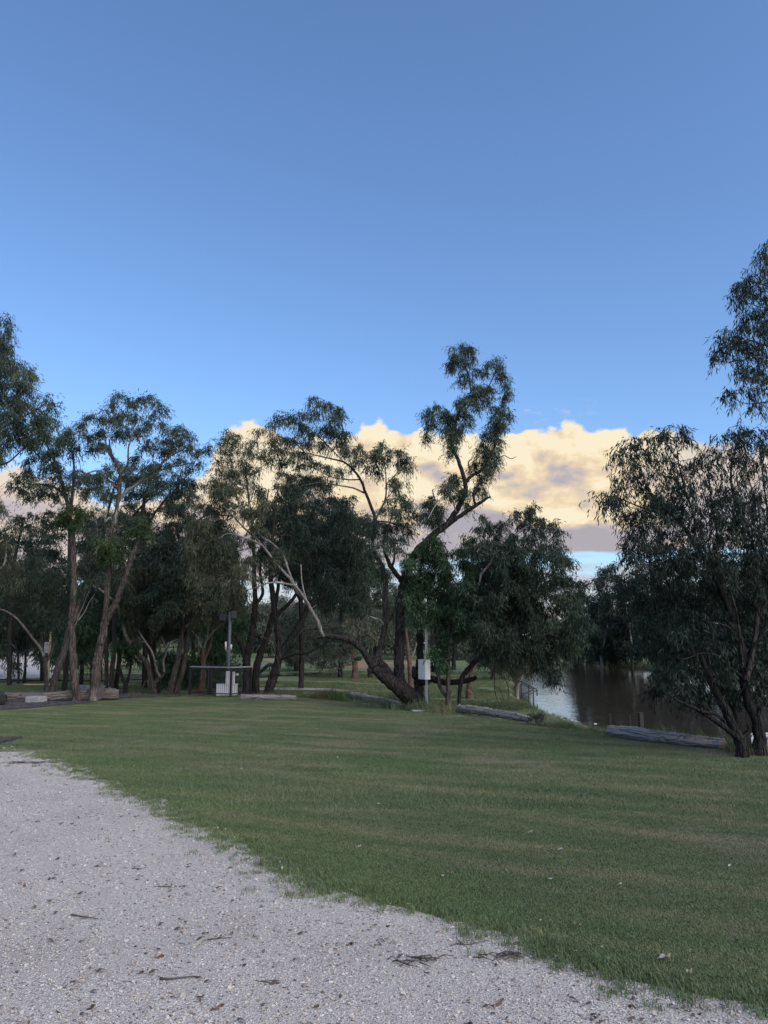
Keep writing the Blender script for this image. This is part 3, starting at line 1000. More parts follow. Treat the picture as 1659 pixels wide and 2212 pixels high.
# B2: forked trunk beside it, one stem running up into a wide crown
B2c = [(241, 871, 14, 14), (263, 860, 14, 12), (286, 871, 14, 12), (311, 857, 14, 15), (333, 868, 16, 13), (349, 884, 12, 12), (221, 893, 15, 13), (196, 899, 14, 12), (174, 910, 14, 12), (154, 921, 14, 14),
       (246, 904, 18, 14), (274, 898, 16, 14), (297, 900, 16, 14), (322, 905, 16, 13), (213, 928, 18, 14), (182, 938, 18, 14), (151, 948, 16, 14), (252, 932, 18, 14), (284, 930, 16, 14), (312, 930, 14, 12), (340, 912, 11, 14),
       (370, 934, 14, 12), (389, 922, 14, 14), (402, 942, 16, 14), (378, 952, 17, 14), (352, 952, 14, 12), (330, 946, 14, 11), (414, 964, 13, 12), (440, 962, 12, 12), (430, 976, 12, 10), (372, 974, 17, 12),
       (344, 974, 16, 12), (398, 992, 17, 12), (424, 995, 10, 10), (230, 958, 16, 12), (204, 962, 16, 13), (318, 962, 12, 10), (300, 985, 14, 10), (330, 995, 15, 10), (355, 1000, 14, 10),
       (179, 1036, 16, 12), (202, 1025, 16, 12), (228, 1030, 15, 11), (157, 1028, 14, 11), (196, 1050, 16, 10), (160, 972, 14, 12)]
tr_b2 = tree('gum_tree', 'forked gum beside the lopped trunk, one stem cut short, the other carrying pale limbs', 'tree', None,
     [('trunk', 'bark_brown', [(201, 1515, 10), (206, 1469, 9.8), (210, 1429, 9.2), (214, 1405, 8.4), (222, 1373, 8.2), (228, 1338, 7.6), (229, 1318, 6), (231, 1277, 5.6), (235, 1240, 5.2), (238, 1200, 4.9), (238, 1156, 4.6), (246, 1131, 4.5), (253, 1095, 4.2), (259, 1055, 4), (259, 1025, 3.5), (252, 1002, 3), (240, 978, 2.2), (236, 950, 1.4)], 0, 0.8),
      ('limb', 'bark_brown', [(227, 1345, 6.5), (240, 1320, 7), (251, 1300, 6.4), (262, 1270, 6), (272, 1243, 5.8), (285, 1204, 5.4), (302, 1162, 4.8)], 0.2, -0.2),
      ('limb', 'bark_pale', [(257, 1080, 3.6), (270, 1064, 3.4), (291, 1050, 3.3), (319, 1025, 3), (342, 1008, 2.6), (367, 986, 2), (395, 972, 1.2)], 0.7, 0.3),
      ('limb', 'bark_pale', [(296, 1048, 2.4), (325, 1030, 2.2), (352, 1014, 1.9), (384, 1006, 1.5), (420, 1000, 1)], 0.7, 1.0),
      ('limb', 'bark_pale', [(260, 1030, 2.8), (266, 1018, 2.8), (276, 1000, 2.4), (279, 960, 1.8), (300, 915, 1.2), (315, 880, .8)], 0.8, 0.3),
      ('limb', 'bark_pale', [(254, 1008, 2.2), (234, 975, 2), (226, 940, 1.4), (220, 905, 1)], 0.8, 1.2),
      ('branch', 'bark_pale', [(246, 1131, 2.4), (237, 1118, 2), (226, 1128, 1.6), (232, 1096, 1.5), (222, 1083, 1.2)], 0.7, 0.2),
      ('branch', 'bark_pale', [(258, 1060, 2.2), (215, 1020, 1.9), (190, 1022, 1.6), (150, 1040, 1.2)], 0.8, 0.2)],
     B2c, 'leaf_grey', 0.145, 0.021, 2.7, 0.9, 13, 0.85, bough='bark_mid', strips=14)
# the two tufts on the cut stems belong to the same tree but are a brighter green
rgx = np.random.default_rng(131)
yb = ground(201, 1515)[1]
tc3 = [(228, 1196, 17, 14), (245, 1190, 17, 15), (236, 1176, 18, 14), (220, 1180, 12, 12), (252, 1175, 12, 11), (222, 1208, 12, 10), (250, 1206, 12, 10)]
tc4 = [(300, 1140, 16, 14), (288, 1150, 13, 11), (312, 1152, 14, 11), (302, 1128, 12, 10), (296, 1162, 13, 9), (318, 1140, 9, 9)]
for tcs, key in ((tc3, 'leaf_tuft'), (tc4, 'leaf_tuft')):
    Cc = [at(a, b, yb + rgx.normal(0, .2)) for a, b, _, _ in tcs]
    Rc = [np.array([r1, r1, r2]) * mpp(yb) for _, _, r1, r2 in tcs]
    Q, T = make_leaves(rgx, Cc, Rc, 0.13, 0.022, 3.0, 0.5)
    leaf_mesh('crown', Q, T, M[key], tr_b2)

# E: leaning trunk behind
tree('gum_tree', 'leaning grey-brown trunk crossing behind the straight lopped one', 'tree', 31,
     [('trunk', 'bark_mid', [(114, 1486, 7.5), (126, 1445, 6.8), (136, 1413, 6.5), (147, 1370, 6), (160, 1333, 5.6), (172, 1298, 5), (190, 1250, 4), (200, 1200, 3), (205, 1150, 2)], 0, 1.5)],
     fill([(150, 1180), (190, 1110), (260, 1120), (270, 1230), (190, 1290), (140, 1260)], 18, 14, 24, 5), 'leaf_grey', 0.16, 0.026, 1.7, 1.2, 14)

# C: slender white-limbed tree
tree('gum_tree', 'slender gum with bent white limbs just right of the split log', 'tree', None,
     [('trunk', 'bark_mid', [(334, 1500, 6), (326, 1466, 5.4), (317, 1434, 5.4), (304, 1420, 5), (290, 1405, 4.5), (281, 1389, 4)], 0, 0),
      ('limb', 'bark_pale', [(282, 1391, 4), (271, 1370, 3.6), (263, 1338, 3.2), (253, 1304, 3), (237, 1291, 2.5), (217, 1274, 2.2), (199, 1262, 2), (184, 1222, 1.6), (170, 1185, 1)], 0, -0.6),
      ('stem', 'bark_mid', [(334, 1480, 3.8), (343, 1466, 4), (351, 1461, 3.6), (355, 1452, 2.8)], 0, 0),
      ('limb', 'bark_pale', [(355, 1453, 2.7), (353, 1429, 2.5), (358, 1412, 2.5), (357, 1397, 2), (349, 1376, 1.5), (341, 1350, 1), (338, 1320, .7)], 0, 0.5),
      ('limb', 'bark_pale', [(359, 1408, 2), (367, 1389, 1.7), (391, 1378, 1.6), (398, 1363, 1.3), (412, 1345, .9), (418, 1310, .6)], 0, -0.4),
      ('limb', 'bark_pale', [(347, 1464, 3), (338, 1446, 2.4), (332, 1418, 2.2), (325, 1402, 2), (314, 1386, 1.8), (301, 1366, 1.4), (288, 1346, 1), (284, 1310, .7)], 0, 0.3),
      ('branch', 'bark_pale', [(281, 1384, 1.2), (296, 1384, 1.1), (313, 1387, 1.0)], 0, 0.2),
      ('branch', 'bark_mid', [(302, 1500, 2.6), (312, 1478, 2.4), (320, 1458, 2)], 0.3, 0.3)],
     fill([(255, 1260), (300, 1215), (380, 1220), (440, 1270), (430, 1350), (380, 1370), (330, 1350), (270, 1370)], 34, 16, 26, 6), 'leaf_olive', 0.15, 0.022, 1.9, 0.9, 15)

# D: far-left forked tree and companions
tree('gum_tree', 'forked small gum by the yellow post, one pale branch arching to the left edge', 'tree', 33,
     [('trunk', 'bark_mid', [(100, 1485, 4.4), (98, 1437, 4), (95, 1416, 3.6)], 0, 0),
      ('limb', 'bark_pale', [(96, 1420, 3.2), (86, 1398, 2.9), (70, 1378, 2.6), (54, 1357, 2.4), (38, 1338, 2.2), (21, 1325, 2), (0, 1316, 1.8), (-40, 1310, 1)], 0, -0.5),
      ('limb', 'bark_mid', [(94, 1412, 2.8), (92, 1400, 2.8), (89, 1365, 2.4), (83, 1338, 2.2), (78, 1312, 1.8), (67, 1293, 1.4), (60, 1250, .8)], 0, 0.4),
      ('limb', 'bark_mid', [(98, 1432, 3), (104, 1424, 3), (112, 1405, 2.5), (122, 1382, 2), (124, 1357, 1.5), (128, 1320, .8)], 0, 0.4)],
     fill([(-40, 1260), (30, 1200), (110, 1210), (150, 1280), (140, 1350), (60, 1330), (-30, 1330)], 26, 16, 26, 7), 'leaf_grey', 0.17, 0.026, 1.7, 1.2, 16)
tree('gum_tree', 'drooping bushy tree with two thin trunks at the far edge of the left grass', 'tree', 50,
     [('trunk', 'bark_dark', [(40, 1466, 2.6), (40, 1437, 2.4), (38, 1413, 2.2), (30, 1380, 1.6), (20, 1340, 1)], 0, 0),
      ('stem', 'bark_dark', [(53, 1465, 3.4), (55, 1430, 2.4), (56, 1405, 2.2), (66, 1370, 1.6), (80, 1330, 1)], 0.5, 0.5),
      ('limb', 'bark_pale', [(39, 1425, 1.4), (33, 1400, 1.3), (24, 1392, 1.1), (10, 1394, .7)], 0, 0)],
     fill([(-40, 1300), (40, 1270), (130, 1310), (130, 1400), (70, 1402), (40, 1392), (-40, 1400)], 34, 18, 28, 8) + [(30, 1420, 10, 16), (33, 1437, 6, 14), (8, 1402, 18, 12), (105, 1410, 20, 16)], 'leaf_grey', 0.26, 0.045, 2.3, 2.0, 17, 1.0)
# trunks and crowns of the dark belt behind the logs and the fence
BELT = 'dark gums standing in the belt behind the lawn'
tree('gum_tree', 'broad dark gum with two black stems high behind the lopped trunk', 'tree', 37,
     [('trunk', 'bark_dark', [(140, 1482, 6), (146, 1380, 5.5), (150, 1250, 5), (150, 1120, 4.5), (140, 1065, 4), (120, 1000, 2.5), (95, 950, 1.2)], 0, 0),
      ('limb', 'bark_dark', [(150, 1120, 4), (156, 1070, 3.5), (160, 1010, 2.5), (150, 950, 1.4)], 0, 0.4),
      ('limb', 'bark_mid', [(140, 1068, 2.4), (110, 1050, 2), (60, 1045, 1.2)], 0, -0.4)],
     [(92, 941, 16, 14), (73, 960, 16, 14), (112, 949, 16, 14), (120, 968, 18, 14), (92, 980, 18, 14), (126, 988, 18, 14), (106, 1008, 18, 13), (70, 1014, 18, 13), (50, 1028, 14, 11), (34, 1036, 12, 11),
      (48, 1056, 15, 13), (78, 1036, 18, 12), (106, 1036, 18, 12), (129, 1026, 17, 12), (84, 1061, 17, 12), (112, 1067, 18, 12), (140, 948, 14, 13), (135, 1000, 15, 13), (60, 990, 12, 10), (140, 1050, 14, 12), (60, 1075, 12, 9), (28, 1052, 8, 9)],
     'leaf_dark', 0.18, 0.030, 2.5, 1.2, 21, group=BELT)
tree('gum_tree', 'dark gum behind the wide forked crown, bare black stem showing above the bright tuft', 'tree', 43,
     [('trunk', 'bark_dark', [(312, 1492, 5.5), (314, 1380, 5), (312, 1250, 4.5), (309, 1111, 4), (320, 1050, 2.5), (340, 1010, 1.2)], 0, 0),
      ('limb', 'bark_dark', [(311, 1150, 3), (340, 1100, 2.4), (385, 1050, 1.5), (410, 1020, .8)], 0, 0)],
     [(280, 1030, 17, 13), (305, 1028, 16, 12), (330, 1030, 17, 12), (358, 1040, 18, 13), (386, 1026, 15, 13), (404, 1040, 14, 14), (336, 1061, 18, 12), (372, 1067, 18, 13), (400, 1070, 15, 13), (300, 1062, 17, 12), (270, 1065, 15, 11),
      (350, 1095, 18, 13), (385, 1098, 17, 13), (315, 1098, 14, 11), (280, 1095, 15, 10), (410, 1012, 10, 9), (415, 1060, 10, 12), (360, 1010, 12, 9)] + fill([(280, 1110), (420, 1080), (440, 1250), (300, 1240)], 16, 16, 26, 9),
     'leaf_dark', 0.20, 0.032, 2.2, 1.4, 22, group=BELT)
tree('gum_tree', 'dark leafy gum low on the far left behind the pale arching branch', 'tree', 46,
     [('trunk', 'bark_dark', [(20, 1470, 5), (22, 1350, 4.5), (30, 1220, 3.5), (50, 1130, 2)], 0, 0),
      ('limb', 'bark_dark', [(24, 1300, 3), (70, 1200, 2), (110, 1130, 1)], 0, 0)],
     [(40, 1120, 15, 12), (65, 1112, 16, 12), (90, 1118, 16, 12), (112, 1105, 14, 12), (30, 1140, 14, 11), (58, 1140, 18, 13), (95, 1145, 18, 13), (120, 1130, 14, 14)] + fill([(20, 1140), (130, 1140), (150, 1240), (30, 1250), (0, 1200)], 14, 16, 24, 10),
     'leaf_dark', 0.21, 0.034, 2.0, 1.5, 23, group=BELT)
tree('gum_tree', 'wide dark gum spreading behind the pale forked limbs, over the bright tufts', 'tree', 44,
     [('trunk', 'bark_dark', [(200, 1480, 5.5), (204, 1350, 5), (212, 1220, 4.2), (230, 1120, 3), (250, 1040, 1.6)], 0, 0),
      ('limb', 'bark_dark', [(208, 1250, 3.6), (260, 1150, 2.8), (320, 1080, 2), (370, 1050, 1)], 0, 0.5),
      ('limb', 'bark_dark', [(210, 1230, 3), (180, 1140, 2.2), (150, 1080, 1.2)], 0, -0.5)],
     fill([(150, 1020), (240, 985), (330, 1000), (430, 1020), (440, 1090), (400, 1180), (320, 1200), (270, 1160), (200, 1150), (140, 1110)], 62, 12, 20, 91), 'leaf_grey', 0.19, 0.030, 1.7, 1.6, 101, group=BELT)
tree('gum_tree', 'tall dark gum filling the gap between the pinkish outer sprays and the arching limb', 'tree', 41,
     [('trunk', 'bark_dark', [(650, 1484, 6), (652, 1380, 5.5), (648, 1260, 4.6), (640, 1150, 3.2), (636, 1060, 1.8)], 0, 0),
      ('limb', 'bark_dark', [(649, 1280, 4), (700, 1180, 3), (730, 1100, 1.6)], 0, 0.5),
      ('limb', 'bark_dark', [(650, 1300, 3.6), (600, 1190, 2.6), (570, 1100, 1.4)], 0, -0.5)],
     fill([(560, 1040), (620, 1020), (700, 1040), (790, 1090), (810, 1180), (790, 1260), (700, 1280), (620, 1240), (555, 1190)], 72, 13, 22, 92), 'leaf_dark', 0.18, 0.028, 2.1, 1.6, 102, group=BELT)
tree('gum_tree', 'gum with thin pinkish outer sprays cut by the left edge below the tall weeping one', 'tree', 30,
     [('trunk', 'bark_mid', [(-90, 1510, 8), (-80, 1350, 7), (-60, 1230, 5), (-30, 1160, 3), (0, 1110, 1.2)], 0, 0),
      ('limb', 'bark_pale', [(-70, 1280, 3.5), (-30, 1250, 2.8), (8, 1220, 2), (14, 1170, 1)], 0, 0)],
     [(2, 1085, 9, 14), (-8, 1110, 12, 18), (6, 1140, 11, 16), (4, 1175, 15, 16), (14, 1200, 14, 12), (-10, 1200, 20, 22), (28, 1188, 10, 9), (10, 1235, 18, 14), (36, 1250, 18, 13), (-20, 1250, 22, 20), (30, 1215, 10, 9)],
     'leaf_olive', 0.155, 0.022, 1.7, 0.9, 24)
tree('gum_tree', 'dark gum with straight twin trunks just behind the forked one', 'tree', 39,
     [('trunk', 'bark_mid', [(240, 1488, 5.6), (243, 1440, 5), (246, 1405, 4.5), (246, 1357, 4), (250, 1280, 3), (262, 1200, 2)], 0, 0),
      ('stem', 'bark_mid', [(229, 1486, 4.6), (230, 1421, 4), (227, 1360, 3.5), (215, 1280, 2.5), (205, 1200, 1.6)], 0.3, 0.3),
      ('stem', 'bark_dark', [(250, 1487, 5), (256, 1440, 4.4), (262, 1380, 3.5), (280, 1300, 2.4)], 0.6, 0.6)],
     fill([(180, 1130), (260, 1090), (310, 1150), (320, 1270), (240, 1330), (180, 1290)], 30, 15, 25, 12), 'leaf_dark', 0.18, 0.030, 1.9, 1.5, 25, group=BELT)
tree('gum_tree', 'small black Y-shaped tree standing on the strip of green lawn beyond the mulch', 'tree', 36,
     [('trunk', 'char', [(271, 1500, 4.2), (271, 1487, 4.4), (272, 1477, 4.6)], 0, 0),
      ('limb', 'char', [(271, 1481, 3.4), (263, 1458, 3), (258, 1437, 2.3), (255, 1415, 1.6), (250, 1390, 1)], 0, 0),
      ('limb', 'char', [(273, 1481, 3.4), (277, 1466, 3), (281, 1448, 2.5), (284, 1430, 2), (290, 1400, 1)], 0, 0.3),
      ('branch', 'char', [(262, 1460, 1.8), (253, 1452, 1.6), (246, 1446, 1.2)], 0, 0)],
     [(282, 1418, 15, 16), (268, 1400, 18, 14), (292, 1400, 14, 14), (255, 1395, 14, 14), (296, 1430, 9, 9), (275, 1432, 8, 8)], 'leaf_green', 0.13, 0.030, 2.4, 0.4, 26, 0.6)
tree('gum_tree', 'thick dark trunk leaning left behind the white-limbed tree', 'tree', 36.5,
     [('trunk', 'bark_dark', [(340, 1500, 8), (338, 1470, 7), (332, 1437, 6.2), (324, 1402, 5.6), (316, 1360, 5), (312, 1300, 4), (322, 1220, 2.5)], 0, 0)],
     fill([(270, 1300), (300, 1180), (370, 1170), (400, 1260), (360, 1320)], 22, 16, 26, 13), 'leaf_dark', 0.18, 0.030, 2.0, 1.3, 27, group=BELT)
tree('gum_tree', 'pair of dark brown trunks leaning right beside the fence, left of its corner post', 'tree', 35,
     [('trunk', 'bark_mid', [(366, 1499, 7), (375, 1461, 6.2), (385, 1421, 5.5), (391, 1381, 5), (398, 1330, 4), (408, 1260, 3), (420, 1180, 1.6)], 0, 0),
      ('stem', 'bark_mid', [(381, 1496, 6), (394, 1453, 5.2), (402, 1405, 4.6), (406, 1357, 4), (405, 1290, 3), (398, 1220, 1.8)], 0.3, 0.3)],
     fill([(330, 1280), (350, 1170), (430, 1120), (500, 1180), (490, 1310), (400, 1340)], 34, 16, 27, 14), 'leaf_dark', 0.17, 0.028, 2.2, 1.3, 28, group=BELT)
tree('gum_tree', 'reddish trunk dividing into pale forks behind the black fence', 'tree', 37,
     [('trunk', 'bark_red', [(434, 1497, 8), (437, 1460, 6.4), (439, 1434, 6), (439, 1399, 5.5)], 0, 0),
      ('limb', 'bark_pale', [(437, 1405, 2.6), (431, 1391, 2.3), (424, 1374, 2), (410, 1357, 1.6), (400, 1330, .8)], 0, -0.3),
      ('limb', 'bark_pale', [(440, 1402, 2.6), (445, 1384, 2.3), (449, 1361, 1.9), (450, 1322, 1.6), (466, 1302, 1.2), (475, 1270, .7)], 0, -0.3),
      ('limb', 'bark_pale', [(446, 1384, 2.2), (463, 1361, 2.2), (485, 1342, 2), (494, 1335, 1.6), (508, 1318, 1)], 0, 0.2),
      ('limb', 'bark_red', [(441, 1425, 3.2), (450, 1406, 3), (456, 1385, 2.5), (460, 1343, 2), (472, 1300, 1)], 0, 0.5)],
     fill([(390, 1330), (420, 1240), (500, 1240), (530, 1300), (490, 1330), (430, 1340)], 20, 14, 24, 15), 'leaf_olive', 0.16, 0.024, 1.6, 1.1, 29)
# J: dark many-stemmed trees right of the fence
tree('gum_tree', 'black-stemmed gum rising at the right corner of the fence', 'tree', 36,
     [('trunk', 'bark_dark', [(533, 1494, 9), (533, 1428, 8.2), (538, 1398, 7), (543, 1372, 6.4), (549, 1332, 6), (551, 1292, 5.2), (549, 1244, 4.5), (548, 1180, 3.5), (540, 1100, 2.4), (530, 1020, 1.4)], 0, 0),
      ('limb', 'bark_dark', [(551, 1312, 3.8), (557, 1300, 3.6), (567, 1284, 3.4), (566, 1260, 3), (562, 1228, 2.8), (568, 1150, 2), (580, 1060, 1.2)], 0, 0.6),
      ('limb', 'bark_dark', [(532, 1430, 5.5), (524, 1400, 5), (509, 1372, 4), (499, 1362, 3), (488, 1330, 2)], 0, 0)],
     [(499, 930, 15, 12), (490, 949, 15, 12), (521, 947, 16, 13), (474, 970, 13, 12), (502, 970, 17, 13), (530, 964, 16, 13), (555, 956, 14, 13), (468, 994, 14, 12), (496, 994, 16, 12), (524, 992, 16, 12), (549, 981, 15, 12),
      (463, 1014, 12, 11), (490, 1020, 17, 12), (518, 1017, 17, 12), (544, 1009, 15, 12), (454, 1046, 11, 11), (566, 934, 13, 12), (570, 985, 14, 14), (562, 1012, 14, 12), (582, 950, 12, 12), (480, 1044, 14, 11), (510, 1042, 15, 11), (540, 1040, 15, 11), (470, 950, 7, 9), (500, 1090, 18, 12), (530, 1085, 18, 12), (560, 1060, 18, 14)],
     'leaf_olive', 0.17, 0.024, 1.75, 1.4, 31)
tree('gum_tree', 'black trunk sloping right from the fence corner, crossing its upright neighbour', 'tree', 36.5,
     [('trunk', 'bark_dark', [(551, 1494, 9), (557, 1428, 7.6), (573, 1388, 7), (584, 1348, 6), (592, 1318, 5), (597, 1292, 4.2), (602, 1262, 3.6), (610, 1200, 2.6), (625, 1120, 1.5)], 0, 0.6)],
     fill([(560, 1220), (560, 1090), (640, 1050), (690, 1100), (680, 1210), (620, 1250)], 30, 15, 26, 16), 'leaf_dark', 0.17, 0.028, 2.2, 1.3, 32, group=BELT)
tree('gum_tree', 'crooked black gum with long low branches reaching right over the far grass', 'tree', 34,
     [('trunk', 'bark_dark', [(580, 1494, 10.5), (589, 1465, 9.5), (597, 1444, 8.8), (602, 1420, 7.4), (601, 1390, 5.4), (597, 1348, 5.6), (593, 1316, 6.2), (588, 1276, 5.5), (585, 1244, 5), (586, 1200, 4), (592, 1130, 2.5), (600, 1060, 1.3)], 0, 0),
      ('limb', 'bark_dark', [(600, 1432, 7), (609, 1408, 6.6), (617, 1396, 6.5), (637, 1368, 6.4), (653, 1336, 6), (666, 1314, 5.4), (689, 1292, 4.2), (713, 1274, 3), (745, 1240, 2), (770, 1190, 1)], 0, 0.6),
      ('limb', 'bark_dark', [(597, 1334, 4.8), (603, 1322, 4.8), (618, 1310, 4.5), (637, 1288, 3.6), (655, 1255, 2.6), (670, 1210, 1.5)], 0, -0.4),
      ('limb', 'bark_dark', [(606, 1424, 3.8), (615, 1420, 3.6), (637, 1412, 3.1), (666, 1410, 2.6), (689, 1397, 1.8), (713, 1384, 1.2), (730, 1378, .7)], 0, -0.6),
      ('limb', 'bark_mid', [(634, 1378, 3), (657, 1361, 2.3), (681, 1357, 2), (713, 1356, 1.6), (719, 1332, 1.2), (728, 1312, .7)], 0.3, 0.3),
      ('limb', 'bark_dark', [(594, 1438, 3.8), (582, 1436, 3.6), (573, 1442, 3.4), (562, 1452, 3), (552, 1462, 2.4)], 0, 0),
      ('branch', 'bark_mid', [(606, 1420, 1), (600, 1400, 1), (588, 1382, 1), (570, 1376, .8), (564, 1372, .5)], -0.3, -0.5),
      ('branch', 'bark_mid', [(605, 1452, .8), (598, 1420, .9), (585, 1390, .9), (566, 1374, .6)], -0.4, -0.6),
      ('branch', 'bark_mid', [(580, 1430, .6), (583, 1452, .7), (580, 1475, .6)], -0.4, -0.4)],
     fill([(600, 1230), (620, 1120), (720, 1080), (800, 1130), (790, 1290), (700, 1310), (640, 1250)], 50, 15, 27, 17) + [(694, 1390, 10, 12), (712, 1372, 10, 10), (735, 1370, 12, 12)],
     'leaf_dark', 0.165, 0.026, 2.2, 1.5, 33)
